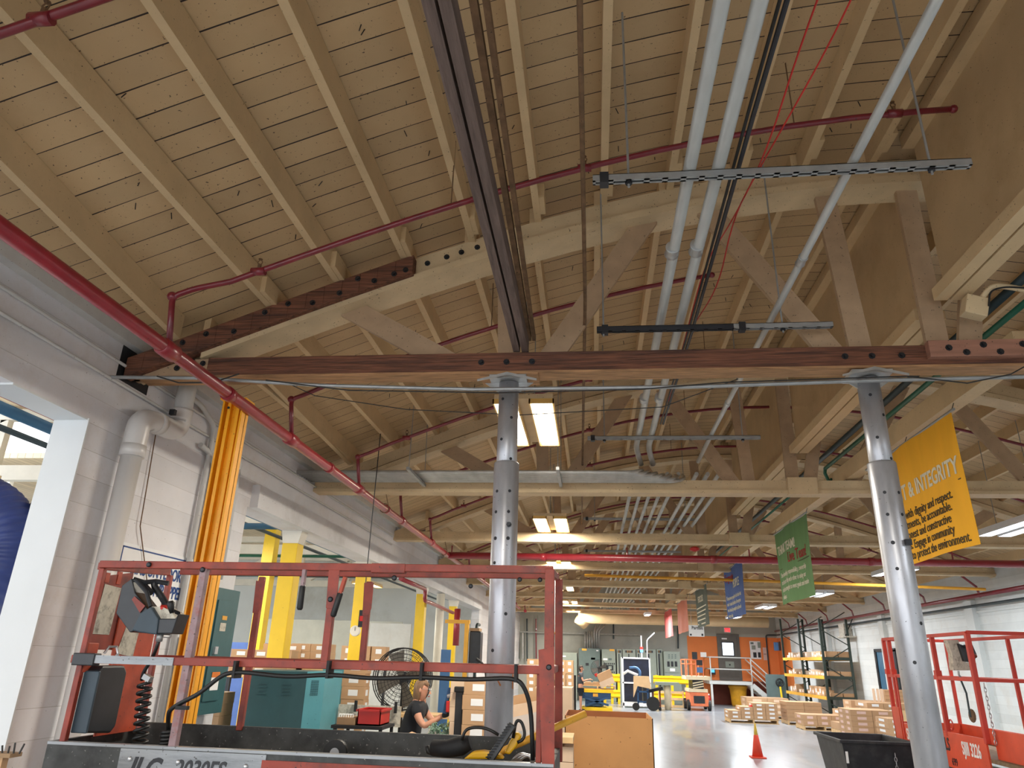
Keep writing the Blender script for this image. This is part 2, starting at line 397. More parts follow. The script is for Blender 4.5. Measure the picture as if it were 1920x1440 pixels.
# orange return on the right wall beside the corner
mb = MB().box(XR-.02, XR, 38.2, YF, 1.0, 3.3); struct(mb, 'trim_9', 'orange_wall', 'orange painted end of the side wall', 'trim')
# ------------------------------------------------------------------ annex beyond the left wall
AX0, AYF = -19.5, 27.0
mb = MB().box(AX0, XL-T, AYF, AYF+.2, 0, 6.0); struct(mb, 'wall_annex_back', 'white_block', 'pale end wall of the annex beyond the opening', 'wall')
mb = MB().box(AX0-.2, AX0, YB, AYF, 0, 2.6); struct(mb, 'wall_annex_side', 'white_block', 'pale side wall of the annex', 'wall')
mb = MB()
# boards in two strips with a long glazed monitor between them
mb.box(AX0, -11.5, YB, AYF, 5.2, 5.3); mb.box(-8.2, XL-T, YB, AYF, 5.0, 5.1); mb.box(-11.5, -8.2, 12, AYF, 5.2, 5.3)
struct(mb, 'ceiling_annex', 'annex_planks', 'pale board ceiling of the annex with a skylight gap', 'ceiling')
# ------------------------------------------------------------------ roof joists
def joist(x, y0, y1, w=.06, h=.2, m='cream_joist'):
    z = arch(x)+.26
    return MB().box(x-w/2, x+w/2, y0, y1, z, z+h+.012)
NJ = [round(-3.42+.5845*k, 3) for k in range(23)]
jmesh = {}
for b in range(len(TY)-1):
    y0, y1 = TY[b], TY[b+1]
    if b < 1: continue
    gname = 'cream roof joists between two roof trusses'
    for k, x in enumerate(NJ):
        if x > XR-.1: continue
        if abs(x-XC) < .2 or (k == 0 and b == 1): continue
        off = .055 if b % 2 else 0
        if k in jmesh: o = jmesh[k].copy(); COL.objects.link(o); o.location = (off, y0-TY[1], 0)
        else:
            h = .2; w = .06
            o = joist(x, y0+.02, y1+.16, w, h).build('roof_joist', 'cream_joist'); o.location = (off, 0, 0); jmesh[k] = o
        if b == 1:
            tag(o, 'long cream roof joist running overhead toward the dark timber truss', 'roof joist', 'cream roof joists of the nearest bay')
        else:
            tag(o, 'cream roof joist beyond the dark timber truss', 'roof joist', 'cream roof joists of the farther bays')
# deep cracked eave joist of the near bay and its twin beyond
for y0, y1, lab in ((TY[1], TY[2], 'deep cream eave beam with a cracked edge nearest the left wall'), (TY[2]+.2, TY[3], 'deep cream eave beam beyond the dark truss above the red main')):
    z = arch(-3.3)+.26
    mb = MB(); a0, a1 = (-3.22, -3.6) if y1 < 6 else (-3.3, -3.5)
    f0, f1 = arch(a0)+.46, arch(a1)+.46
    mb.hexa([(a0, y0, f0-.22), (a0+.06, y0, f0-.22), (a1+.06, y1-.15, f1-.2), (a1, y1-.15, f1-.2), (a0, y0, f0), (a0+.06, y0, f0+.02), (a1+.06, y1-.15, f1+.02), (a1, y1-.15, f1)]); t = mb.build('eave_beam', 'cream_joist'); tag(t, lab, 'beam')
# blocks that stiffen the joist ends at the truss
for k, x in enumerate(NJ[1:11]):
    z = arch(x)+.26
    o = MB().box(x+.05, x+.13, 5.0, 5.24, z+.005, z+.15).build('joist_block', 'cream_joist'); tag(o, 'short cream block beside a joist end at the dark truss', 'block', 'cream blocks beside the joist ends')
# ------------------------------------------------------------------ trusses
def curved(mb, x0, x1, zlo, zhi, y0, y1, n=26):
    for i in range(n):
        a = x0+(x1-x0)*i/n; b = x0+(x1-x0)*(i+1)/n
        mb.hexa([(a, y0, arch(a)+zlo), (b, y0, arch(b)+zlo), (b, y1, arch(b)+zlo), (a, y1, arch(a)+zlo), (a, y0, arch(a)+zhi), (b, y0, arch(b)+zhi), (b, y1, arch(b)+zhi), (a, y1, arch(a)+zhi)])
    return mb
ZB0, ZB1 = 4.07, 4.255
WEBS = [(-2.14, -1.1, 1), (-.72, -.68, 0), (.53, -.38, 1), (1.03, 1.98, 1), (2.06, 2.16, 0), (2.74, 2.74, 0)]
def truss(i, Y):
    first = (Y > 5 and Y < 6)
    nth = {1: 'nearest cream', 2: 'second cream', 3: 'third cream', 4: 'fourth cream', 5: 'fifth cream', 6: 'sixth cream', 7: 'farthest cream'}
    n = round((Y-5.4)/4.425)
    lab = 'long dark brown timber roof truss propped by two steel shores' if first else '%s bowstring roof truss beyond the dark timber truss' % nth.get(n, 'cream')
    if n < 0: lab = 'cream roof truss directly overhead behind the viewpoint' if n == -1 else 'cream roof truss at the rear end wall, farthest behind the viewpoint'
    t = thing('roof_truss', lab, 'roof truss', (XC, Y, ZB0))
    wmat = 'cream_paint'
    d = .13
    # top chord: stacked laminations
    mb = MB(); curved(mb, XL-.02, XR, .1, .26, Y-.05, Y+.15); mb.build('top_chord', 'cream_paint', t)
    mb = MB(); curved(mb, -3.35, 8.79, 0, .07, Y-.1, Y+.2); mb.build('chord_cap', 'cream_paint', t)
    mb = MB(); curved(mb, -3.5, 8.94, .06, .11, Y-.02, Y+.12); mb.build('chord_packing', 'tan_plate', t)
    if first:
        mb = MB(); mb.box(-3.28, XR, Y-.085, Y-.01, ZB0+.02, ZB1); mb.box(-3.28, XR, Y+.03, Y+.08, ZB0+.02, ZB1); mb.build('bottom_chord', 'bare_timber', t, bevel=.004)
        MB().box(XL-.05, XR, Y-.01, Y+.03, ZB0+.02, ZB1-.02).build('chord_packing', 'bare_timber', t)
        MB().box(-3.9, XR, Y-.088, Y+.09, ZB0, ZB0+.02).build('chord_edge', 'timber_edge', t)
        mb = MB().box(XL-.05, -3.28, Y-.08, Y+.08, ZB0+.02, ZB1-.01); mb.build('heel_plate', 'tan_plate', t)
        mb = MB(); curved(mb, -3.98, -1.52, .05, .23, Y-.16, Y-.05, 16); mb.build('splice_plank', 'bare_timber', t, bevel=.004)
        MB().box(2.58, 3.9, Y-.15, Y-.085, ZB0+.06, ZB1+.01).build('splice_plate', 'pink_splice', t, bevel=.004)
        MB().box(-.9, -.42, Y-.1, Y+.16, ZB0-.012, ZB0+.0).build('bearing_block', 'timber_edge', t)
        def bolt(x, z, y): MB().lathe((x, y, z), [(.026, 0), (.026, -.006), (.014, -.006), (.014, -.02)], 8, (0, 1, 0)).build('bolt', 'dark_steel', t)
        for x in (-.89, -.68, -.47, 1.98, 2.18, 2.4): bolt(x, 4.17, Y-.085)
        for x, z in ((-3.55, 4.16), (-3.42, 4.22), (-3.36, 4.12), (-3.32, 4.2)): bolt(x, z, Y-.09)
        for x, z in ((2.72, 4.2), (2.84, 4.16), (2.97, 4.22), (3.08, 4.16), (3.25, 4.22), (3.4, 4.16), (3.6, 4.21)): bolt(x, z, Y-.15)
        for x in (-3.5, -3.3, -3.05, -2.8, -2.6, -2.38, -2.15, -2.0, -1.85, -1.68, -1.58): bolt(x, arch(x)+(.1 if int(x*20) % 2 else .18), Y-.16)
        for x in (-1.42, -1.25, -1.12, -.98): bolt(x, arch(x)+.17, Y-.05)
    else:
        m = 'cream_paint'
        mb = MB(); mb.box(XL-.05, XR, Y-.06, Y+.11, ZB0+.045, ZB1); mb.build('bottom_chord', m, t)
        MB().box(XL-.05, XR, Y-.1, Y+.15, ZB0, ZB0+.045).build('chord_edge', m, t)
        MB().box(2.62, 3.0, Y-.16, Y-.06, ZB0-.02, ZB1+.02).build('splice_plate', 'cream_paint', t)
    # webs, mirrored about the centre
    for (xb_top, xb_bot, dg) in WEBS:
        for s in (1, -1):
            if s == -1 and abs(xb_top-XC) < .1: continue
            a = xb_top if s == 1 else 2*XC-xb_top; b = xb_bot if s == 1 else 2*XC-xb_bot
            if abs(xb_top-2.06) < .02 and s == -1: a, b = 3.3, 2.95
            w = .19 if dg else .17
            MB().bar((a, Y+.05, arch(a)+.06), (b, Y+.05, ZB1-.08), .045, w, (1, 0, 0) if not dg else (.5, 0, .5)).build('web_member', 'tan_plate' if not dg or not first else 'tan_plate', t)
    return t
for i, Y in enumerate(TY): truss(i, Y)
o = MB().box(XL-.02, XL+.006, 5.18, 5.62, 4.03, 4.5).build('trim_10', 'black_matt'); tag(o, 'flat black patch painting the shade of the wall pocket around the truss end', 'trim', kind='structure')  # black sheet stands in for shade inside the beam recess
# draft curtains of plywood down the middle of the hall
for b in range(1, len(TY)-1):
    y0, y1 = TY[b]+.22, TY[b+1]-.12
    t = thing('draft_curtain', ('plywood draft curtain hanging along the roof centre, ' + ('nearest the camera' if b == 1 else 'directly beyond the dark truss' if b == 2 else 'in the farther bays')), 'draft curtain', (XC+.1, (y0+y1)/2, 4.6), None if b < 3 else 'plywood draft curtains of the farther bays')
    z1 = arch(XC)+.46
    MB().box(XC+.08, XC+.1, y0, y1, 4.68, z1).build('panel', 'plywood', t)
    MB().box(XC-.02, XC+.08, y0, y1, 4.62, 4.72).build('bottom_rail', 'cream_joist', t)
    MB().box(XC-.02, XC+.08, y0, y1, z1-.14, z1-.02).build('top_rail', 'cream_joist', t)
    MB().box(XC+.1, XC+.22, y0, y1, 4.62, 4.7).build('back_rail', 'cream_joist', t)
# a longitudinal beam resting on the bottom chords
o = MB().box(3.42, 3.58, 5.62, YF, 4.285, 4.5).build('ridge_stringer', 'cream_joist'); tag(o, 'long cream beam on the bottom chords above the banners', 'beam')
# sway strut and rods from the near truss to the dark truss
t = thing('timber_strut', 'grey-brown doubled timber strut running overhead down to the dark truss', 'strut', (-.6, 3, 4.4))
a, b = Vector((-.62, 1.0, 4.53)), Vector((-.56, 5.36, 4.33))
MB().bar(a-Vector((.042, 0, 0)), b-Vector((.042, 0, 0)), .055, .11).build('board', 'old_timber', t)
MB().bar(a+Vector((.03, 0, 0)), b+Vector((.03, 0, 0)), .055, .13).build('board', 'old_timber', t)
t = thing('angle_brace', 'rusty cream angle iron pair beside the doubled timber strut', 'brace', (-.45, 3, 4.5))
MB().bar((-.47, 1.0, 4.6), (-.5, 5.36, 4.4), .035, .05).build('angle', 'rust', t)
MB().bar((-.41, 1.0, 4.6), (-.46, 5.36, 4.4), .028, .05).build('angle', 'rust', t)
# ------------------------------------------------------------------ steel shores
def shore(X, Y, lab, ztop=4.035, zs=3.33, rot=0):
    t = thing('shoring_post', lab, 'shoring post', (X, Y, 0))
    ru, rl = .082, .1
    MB().cyl((0, 0, 3.0), (0, 0, ztop-.02), ru, 28).build('inner_tube', 'shore_steel', t, local=True, smooth=True)
    MB().lathe((0, 0, 0), [(rl, .02), (rl, zs), (rl-.005, zs+.012), (ru, zs+.012)], 28).build('outer_tube', 'shore_steel', t, local=True, smooth=True)
    mb = MB(); mb.box(-.15, .15, -.12, .12, ztop-.01, ztop+.02); mb.build('head_plate', 'galvanised', t, local=True)
    for s in (-1, 1):
        MB().prism([(0, -.172, ztop-.005), (s*.24, -.172, ztop-.055), (s*.24, -.172, ztop-.04), (0, -.172, ztop+.02)], (0, .012, 0)).build('head_flange', 'galvanised', t, local=True)
        MB().prism([(s*.075, -.004, ztop-.01), (s*.2, -.004, ztop-.01), (s*.075, -.004, ztop-.1)], (0, .012, 0)).build('gusset', 'galvanised', t, local=True)
    MB().box(-.16, .16, -.16, .16, 0, .02).build('base_plate', 'galvanised', t, local=True)
    k = 0
    for z, a in ((3.86, -.5), (3.7, .45), (3.52, -.5), (3.36, .5), (3.1, .42), (3.1, -.62), (2.94, .38), (2.94, -.66), (2.74, .4), (2.74, -.62), (2.56, -.62), (2.2, .4), (1.95, -.5)):
        r = ru if z > zs else rl; a += rot
        c = Vector((math.sin(a)*r, -math.cos(a)*r, z)); d = Vector((math.sin(a), -math.cos(a), 0))
        MB().tube([c-d*.003, c+d*.002], .012 if z > 2.8 or z < 2.7 else .014, 10).build('pin_hole', 'ink_black', t, local=True)
    return t
c1 = shore(-.665, 5.42, 'central galvanised steel shoring post under the dark truss')
o = MB().lathe((.045, -.1, 2.84), [(.02, 0), (.02, -.012), (.012, -.012), (.012, -.03)], 8, (0, 1, 0)).build('pin_bolt', 'dark_steel', c1, local=True)
c2 = shore(2.16, 5.42, 'right-hand galvanised steel shoring post in front of the yellow banner', rot=.15)
o = MB().box(.03, .07, -.125, -.095, 2.72, 2.76).build('pin_bolt', 'dark_steel', c2, local=True)
# torn tape label on the middle post
MB().prism([(.012, -.102, 1.72), (.1, -.03, 1.7), (.1, -.03, 1.8), (-.02, -.101, 1.78)], (0, -.003, 0)).build('torn_tape', 'cardboard_in', c1, local=True)
# ------------------------------------------------------------------ sprinkler pipes
XM = -2.97
t = thing('sprinkler_main', 'dark red sprinkler main running along the left wall', 'pipe', (XM, 15, 3.87))
MB().tube([(XM, -4, 3.87), (XM, 5, 3.875), (XM, 24, 3.84), (XM, 30, 3.82)], .05, 18).build('pipe', 'red_main', t, smooth=True)
BY = [2.1, 4.3, 6.5, 8.7, 10.9, 13.1, 17.5, 19.7, 21.9, 24.1, 28.4, 32.6]
mb = MB()
for y in BY: MB().tube([(XM, y-.09, 3.872), (XM, y-.075, 3.872), (XM, y+.075, 3.872), (XM, y+.09, 3.872)], [.05, .064, .064, .05], 18).build('tee_fitting', 'red_main', t, smooth=True)
for y in (5.2, 7.6, 10.0): MB().tube([(XM, y-.04, 3.872), (XM, y+.04, 3.872)], .06, 18).build('coupling', 'red_main', t, smooth=True)
for y in (9.9, 14.3):
    MB().tube([(XM+.065*math.cos(a), y, 3.87+.065*math.sin(a)) for a in [2*pi*i/16 for i in range(17)]]+[(XM, y, 4.1)], .006, 6).build('pipe_hanger', 'rust', t)
def branch(y, lab, x1, group=None):
    t = thing('sprinkler_branch', lab, 'pipe', (XM, y, 3.9), group)
    def zz(x): return arch(x)-.06 if y > 5 else arch(x)-.13
    pts = [(XM, y, 3.9), (XM-.06, y, 4.3), (XM+.1, y, 4.36)]
    x = -2.6
    while x < x1: pts.append((x, y, zz(x)+.0)); x += .45
    pts.append((x1, y, zz(x1)))
    P = [Vector(p) for p in pts]
    MB().tube(fillet(P[:3]+P[3:4], .05, 3)[:-1]+P[3:], .022, 10).build('pipe', 'red_pipe', t, smooth=True)
    MB().ball((XM-.06, y, 4.3), .037).build('elbow', 'red_pipe', t, smooth=True)
    for x in [v for v in (-2.4, -.02, 2.2, 4.6, 7.2) if v < x1]:
        z = zz(x)
        MB().tube([(x-.05, y, z), (x+.05, y, z)], .031, 10).build('tee', 'red_pipe', t, smooth=True)
        h = MB(); h.tube([(x, y, z), (x, y, z+.06)], .014, 8)
        h.tube([(x-.012, y, z+.06), (x-.018, y, z+.08), (x, y, z+.1), (x+.018, y, z+.08), (x+.012, y, z+.06)], .004, 5); h.lathe((x, y, z+.1), [(.016, 0), (.016, .004)], 8)
        h.build('sprinkler_head', 'rust', t)
    MB().ball((x1, y, zz(x1)), .03).build('end_cap', 'red_pipe', t, smooth=True)
    for x in (-1.0, 1.5):
        if x < x1: MB().tube([(x, y, zz(x)), (x, y, arch(x)+.46)], .005, 5).build('hanger_rod', 'rust', t)
    return t
labs = ['dark red branch pipe crossing the top left corner', 'long dark red branch pipe crossing the near bay overhead', 'dark red branch pipe just beyond the dark truss', 'dark red branch pipe above the second light bay', 'dark red branch pipe in the third bay', 'dark red branch pipe before the red cross main']
for i, y in enumerate(BY):
    branch(y, labs[i] if i < 6 else 'dark red branch pipe beyond the red cross main', {0: -1.9, 1: 2.6, 2: 1.25}.get(i, 8.8), None if i < 6 else 'dark red branch pipes of the far bays')
t = thing('sprinkler_cross_main', 'bright red cross main spanning the hall below the trusses', 'pipe', (3, 14.75, 3.86))
MB().tube([(XM, 14.75, 3.86), (XR-.1, 14.75, 3.84)], .07, 18).build('pipe', 'red_main', t, smooth=True)
for x in (-2.9, .7, 3.1, 4.05, 6.9): MB().tube([(x, 14.75, 3.85), (x, 14.75, 4.06)], .014, 8).build('hanger', 'red_main', t)
for x in (-1, 2.4, 5.4): MB().tube([(x-.06, 14.75, 3.85), (x+.06, 14.75, 3.85)], .08, 18).build('coupling', 'red_main', t, smooth=True)
o = MB().lathe((2.02, 14.6, 3.98), [(.01, 0), (.09, .02), (.1, .06), (.06, .09)], 14).build('alarm_bell', 'red_plastic'); tag(o, 'small red alarm bell under the trusses by the red cross main', 'alarm bell')
# right wall sprinkler pipes and dark conduit
t = thing('wall_sprinkler_pipe', 'dark red sprinkler pipe along the right block wall', 'pipe', (9.3, 25, 3.6))
MB().tube([(9.35, 10, 3.68), (9.35, 40, 3.6)], .05, 12).build('pipe', 'red_pipe', t, smooth=True)
for y in (13, 16, 19, 22, 25, 28, 31, 34, 37): MB().tube([(9.35, y, 3.6), (9.3, y, 3.85), (9.0, y-.02, 4.1)], .028, 8).build('riser', 'red_pipe', t)
o = MB().tube([(9.48, 8, 3.46), (9.48, 40.4, 3.42), (9.0, 40.6, 3.42), (9.0, 40.62, 1.3)], .035, 8, smoothpts=.1).build('wall_conduit', 'dark_pipe'); tag(o, 'black pipe along the right wall turning down beside the orange wall', 'pipe')
o = MB().tube([(-.2, 18.4, 3.9), (4, 18.35, 3.83), (XR-.45, 18.3, 3.72)], .035, 10).build('gas_pipe', 'yellow_pipe'); tag(o, 'thin yellow-orange pipe crossing the hall behind the blue banner', 'pipe')
t = thing('pull_switch_cord', 'white ceiling switch hanging below the yellow-orange pipe', 'pull switch', (4.75, 18.35, 3.6)); MB().cyl((4.75, 18.35, 3.6), (4.75, 18.35, 3.83), .006).build('cord', 'paper', t); MB().lathe((4.75, 18.35, 3.52), [(.05, 0), (.03, .03), (.015, .08)], 8).build('cap', 'paper', t)
# ------------------------------------------------------------------ conduits on trapezes
ZC = 4.53
CD = [('thick galvanised conduit running overhead, left of a pair', .57, .037), ('thick galvanised conduit running overhead, right of a pair', .73, .037), ('slimmer galvanised conduit running overhead at far right', 1.47, .026)]
for i, (lab, x, r) in enumerate(CD):
    t = thing('conduit', lab, 'conduit', (x, 6, ZC))
    ye = 9.1 if i < 2 else 8.3
    end = [(x+.02, ye, ZC), (x+.1, 9.45, 4.4)] if i < 2 else [(x, ye, ZC), (x-.05, 9.4, 4.42)]
    MB().tube([(x, -2, ZC)]+end, r, 14, smoothpts=.15).build('pipe', 'conduit', t, smooth=True)
    for y in ((4.25, 7.2) if i < 2 else (4.45, 7.4)):
        y = y+(0 if i else .02)
        MB().tube([(x, y-.05, ZC), (x, y-.045, ZC), (x, y-.02, ZC), (x, y+.02, ZC), (x, y+.045, ZC), (x, y+.05, ZC)], [r*1.25, r*1.35, r*1.2, r*1.2, r*1.35, r*1.25], 14).build('coupling', 'galvanised', t, smooth=True)
o = MB().tube([(-.02, 1, 4.56), (-.03, 5, 4.56), (-.12, 9.7, 4.5), (-.2, 14.3, 4.45)], .014, 8).build('thin_conduit', 'rust'); tag(o, 'thin rusty conduit running straight overhead through the middle', 'conduit')
for x, lab, r, m in ((.83, 'thin black cable along the right-hand thick conduit', .009, 'black_rubber'), (.86, 'black flexible hose beside the pair of thick conduits', .013, 'ink_black')):
    o = MB().tube([(x, -1, 4.56), (x-.01, 3, 4.53), (x+.01, 5.6, 4.54), (x-.02, 8, 4.5)], r, 8).build('cable', m); tag(o, lab, 'cable')
def trapeze(y, x0, x1, z, lab, m='strut_steel', rods=(.1, .9), half=False):
    t = thing('strut_channel', lab, 'strut channel', ((x0+x1)/2, y, z))
    w, h = .041, .041
    mb = MB(); mb.box(x0, x1, y-w/2, y-w/2+.004, z-h, z); mb.box(x0, x1, y+w/2-.004, y+w/2, z-h, z); mb.box(x0, x1, y-w/2, y+w/2, z-.004, z)
    # slotted bottom
    n = int((x1-x0)/.1); 
    mb.box(x0, x1, y-w/2, y-w/2+.012, z-h-.003, z-h); mb.box(x0, x1, y+w/2-.012, y+w/2, z-h-.003, z-h)
    for i in range(n+1): a = x0+(x1-x0)*i/n; mb.box(max(x0, a-.016), min(x1, a+.016), y-w/2, y+w/2, z-h-.003, z-h)
    mb.build('channel', m, t)
    for q in rods:
        x = x0+(x1-x0)*q
        MB().cyl((x, y, z-h-.04), (x, y, arch(x)+.27), .007, 8).build('hanger_rod', 'strut_steel', t)
        MB().lathe((x, y, z-h-.02), [(.02, 0), (.02, .015)], 6).build('nut', 'dark_steel', t)
    MB().box(x0+.04 if not half else x0+.2, x0+.09 if not half else x0+.25, y-.03, y+.03, z-.06, z+.01).build('clamp', 'black_plastic', t)
    return t
trapeze(3.38, .03, 2.06, ZC-.042, 'slotted steel channel trapeze hanging nearest overhead')
trapeze(5.2, .06, 1.13, ZC-.12, 'black slotted channel trapeze just above the dark truss', 'ink_black', rods=(.05,))
trapeze(5.2, 1.13, 1.88, ZC-.12, 'grey slotted channel trapeze end just above the dark truss', rods=(.5,))
trapeze(8.45, -.04, 2.03, ZC-.042, 'slotted channel trapeze in the second bay above the light')
trapeze(13.8, -.16, 2.0, ZC-.042, 'slotted channel trapeze in the third bay')
# lateral bundle of conduits over the second truss, then banks running to the far wall
for k in range(7):
    y = 9.1+.082*k; z = 4.2
    x2 = .55+.1*k
    o = MB().tube([(-4.05, y, z), (.2+.1*k, y, z), (x2, y+.02, z), (x2+.14, y+.25, z+.1), (x2+.16, 10.2, z+.23)], .026, 10, smoothpts=.3).build('bundle_conduit', 'conduit', smooth=True)
    tag(o, 'grey conduit in the bundle crossing from the left wall over the second truss', 'conduit', 'grey conduits crossing in a bundle')
for k in range(9):
    x = .62+.155*k+(.1 if k > 4 else 0)
    o = MB().tube([(x, 10.1, 4.43), (x-.02, 24, 4.43), (x-.25, 38, 4.4)], .03, 8).build('bank_conduit', 'conduit', smooth=True)
    tag(o, 'grey conduit in the parallel bank running to the end wall', 'conduit', 'grey conduits in the parallel bank')
for y in (17.5, 20.5, 25, 29.5): trapeze(y, -.2, 2.1, 4.4, 'slotted channel trapeze under the conduit bank in the far bays', rods=())['group'] = 'channel trapezes of the far bays'
for x in (-2.35, -.42):
    t = thing('slotted_hanger', 'slotted channel hanger under the conduit bundle, ' + ('left of the middle post' if x < -1 else 'right of the middle post'), 'hanger', (x, 8.9, 4.2))
    MB().bar((x, 8.7, 4.15), (x+.0, 9.68, 4.15), .04, .04).build('channel', 'strut_steel', t)
    MB().cyl((x, 8.75, 4.15), (x, 8.75, arch(x)+.4), .005).build('hanger_rod', 'strut_steel', t)
    MB().cyl((x, 9.66, 4.15), (x, 9.58, arch(x)+.4), .005).build('hanger_rod', 'strut_steel', t)
# conduit and wires stretched in front of the dark truss
o = MB().tube([(-4.0, 5.1, 4.0), (-3.2, 5.1, 3.98), (-2.15, 5.1, 3.9), (-.9, 5.1, 3.85), (.8, 5.1, 3.85), (2.0, 5.1, 3.88), (4.8, 5.1, 3.92)], .015, 10).build('thin_conduit', 'strut_steel'); tag(o, 'thin grey conduit stretched below the dark truss', 'conduit')
o = MB().tube([(-2.6, 5.07, 3.94), (-1.9, 5.06, 3.84), (-.7, 5.05, 3.8), (.4, 5.06, 3.82), (1.0, 5.07, 3.87), (2.3, 5.07, 3.9), (2.7, 5.07, 3.84), (3.0, 5.06, 3.9), (3.4, 5.05, 4.12), (3.8, 5, 4.3)], .005, 6).build('loose_wire', 'wire_dark'); tag(o, 'loose black wire drooping along the thin grey conduit', 'wire')
o = MB().tube([(-2.6, 5.54, 4.08), (-2.4, 5.6, 4.0), (-1.6, 5.7, 3.9), (-.6, 5.7, 3.84), (.6, 5.7, 3.9), (1.2, 5.54, 4.08)], .004, 6).build('loose_wire', 'wire_dark'); tag(o, 'sagging black wire behind the middle shoring post', 'wire')
o = MB().tube([(-3.5, 5.0, 3.96), (-3.3, 5.0, 3.9), (-3.0, 5.0, 3.9), (-2.8, 5.0, 3.97)], .006, 6).build('loose_wire', 'wire_dark'); tag(o, 'looped black wire below the truss heel at the left wall', 'wire')
for pts, lab in (([(1.06, 1.9, 4.7), (1.0, 2.6, 4.62), (.98, 3.3, 4.53), (.97, 4.2, 4.7), (.93, 5.05, 4.9), (.85, 5.6, 4.62), (.86, 7.5, 4.6)], 'red wire pulled overhead through the nearest trapeze'), ([(1.3, 1.9, 4.9), (1.2, 2.6, 4.72), (1.0, 3.3, 4.55), (.98, 4.2, 4.74), (.99, 4.9, 4.6), (.9, 5.5, 4.6)], 'second red wire looping beside the straighter red wire')):
    o = MB().tube([Vector(p) for p in pts], .005, 6, smoothpts=.4).build('red_wire', 'wire_red'); tag(o, lab, 'wire')
# green and black pipes right of centre
o = MB().tube([(3.25, 2, 4.68), (3.2, 10, 4.62), (3.15, 22, 4.6)], .035, 12).build('dark_green_pipe', 'dark_pipe', smooth=True); tag(o, 'dark green-black pipe running along beside the draft curtain', 'pipe')
t = thing('green_pipe', 'green pipe running along the long cream beam', 'pipe', (3.33, 10, 4.52)); MB().tube([(3.36, 3.5, 4.58), (3.33, 10.3, 4.56)], .026, 12).build('pipe', 'green_pipe', t, smooth=True); MB().tube([(3.33, 10.3, 4.56), (3.33, 10.34, 4.5), (3.38, 10.36, 4.38), (3.42, 10.36, 4.42)], .024, 8).build('hook', 'green_pipe', t)
o = MB().tube([(3.3, 10.8, 4.56), (3.3, 20, 4.54)], .02, 10).build('green_pipe', 'green_pipe', smooth=True); tag(o, 'green pipe above the green banner', 'pipe')
# cable box near the right end of the dark truss
t = thing('junction_box', 'cream junction box with cables above the right end of the dark truss', 'junction box', (2.96, 5.3, 4.5))
MB().cbox((2.93, 5.18, 4.5), (.16, .1, .16), Matrix.Rotation(.3, 3, 'Y')).build('box', 'cream_paint', t, bevel=.006)
MB().tube([(2.98, 5.16, 4.56), (3.05, 5.12, 4.66), (3.2, 5.1, 4.62), (3.45, 5.05, 4.5), (3.8, 5.0, 4.52)], .022, 8, smoothpts=.06).build('cable', 'cream_paint', t, smooth=True)
MB().tube([(3.0, 5.12, 4.48), (3.02, 5.1, 4.6), (3.12, 5.08, 4.62), (3.35, 5.02, 4.56), (3.7, 4.9, 4.6)], .007, 6, smoothpts=.05).build('cable', 'black_rubber', t)
# ------------------------------------------------------------------ ceiling lights
def light(x, y, z, L, w, lab, warm=True, strips=2, group=None, power=None, rot=0, chains=True):
    t = thing('ceiling_light', lab, 'ceiling light', (x, y, z), group)
    MB().box(-w/2, w/2, -L/2, L/2, 0, .05).build('housing', 'cream_paint' if warm else 'paper', t, local=True)
    sw = w*.36
    for k in range(strips):
        cx = (k-(strips-1)/2)*w*.62 if strips > 1 else 0
        if strips == 1: sw = w*.7
        mb = MB()
        n = 4; 
        for j in range(n):
            a = cx-sw/2+sw*(j+.5)/n; mb.tube([(a, -L/2+.03, -.022), (a, L/2-.03, -.022)], sw/n*.42, 8)
        mb.build('lamp_tube', 'lamp_lens' if warm else 'lamp_lens_cool', t, local=True)
        mb = MB(); mb.box(cx-sw/2-.02, cx-sw/2-.006, -L/2, L/2, -.05, 0); mb.box(cx+sw/2+.006, cx+sw/2+.02, -L/2, L/2, -.05, 0); mb.box(cx-sw/2-.02, cx+sw/2+.02, -L/2, -L/2+.01, -.05, 0); mb.box(cx-sw/2-.02, cx+sw/2+.02, L/2-.01, L/2, -.05, 0)
        mb.build('reflector', 'gold_reflector' if warm else 'paper', t, local=True)
    if chains:
        for s in (-1, 1): MB().cyl((0, s*L*.4, .05), (0, s*L*.4, max(.3, arch(x)+.4-z)), .006).build('hanger_wire', 'strut_steel', t, local=True)
    ld = bpy.data.lights.new('lamp', 'AREA'); ld.shape = 'RECTANGLE'; ld.size = w; ld.size_y = L; ld.energy = power or LAMP_W; ld.color = (1, .93, .8) if warm else (.92, .96, 1)
    lo = bpy.data.objects.new('lamp', ld); COL.objects.link(lo); lo.parent = t; lo.location = (0, 0, -.06)
    t.rotation_euler.z = rot
    return t
light(-.66, 7.3, 4.3, 1.5, .58, 'large warm ceiling light glowing behind the middle shoring post')
light(-.75, 13.4, 4.3, 1.45, .6, 'warm ceiling light in the third bay, second in the middle row')
light(-.85, 19.0, 4.25, 1.5, .6, 'ceiling light above the red rail end, third in the middle row')
for y in (25.0, 31.0, 37.0): light(-.95, y, 4.2, 1.5, .6, 'small bright ceiling light in the far middle row', group='ceiling lights of the far middle row', power=260)
light(6.45, 11.6, 4.0, 1.4, .5, 'cool white ceiling light at the right edge beside the yellow banner', False)
light(6.75, 17.2, 3.98, 1.4, .5, 'cool ceiling light behind the yellow banner', False)
light(6.75, 23.0, 3.98, 1.4, .5, 'cool ceiling light behind the foot of the green banner', False)
for y in (28.5, 35.0): light(6.4, y, 3.98, 1.4, .5, 'cool ceiling light below the blue banner in the far right row', False, group='cool lights of the far right row', power=290)
light(2.45, 34.2, 3.95, 1.2, .3, 'single cool light in front of the grey switchgear', False, strips=1, power=300)
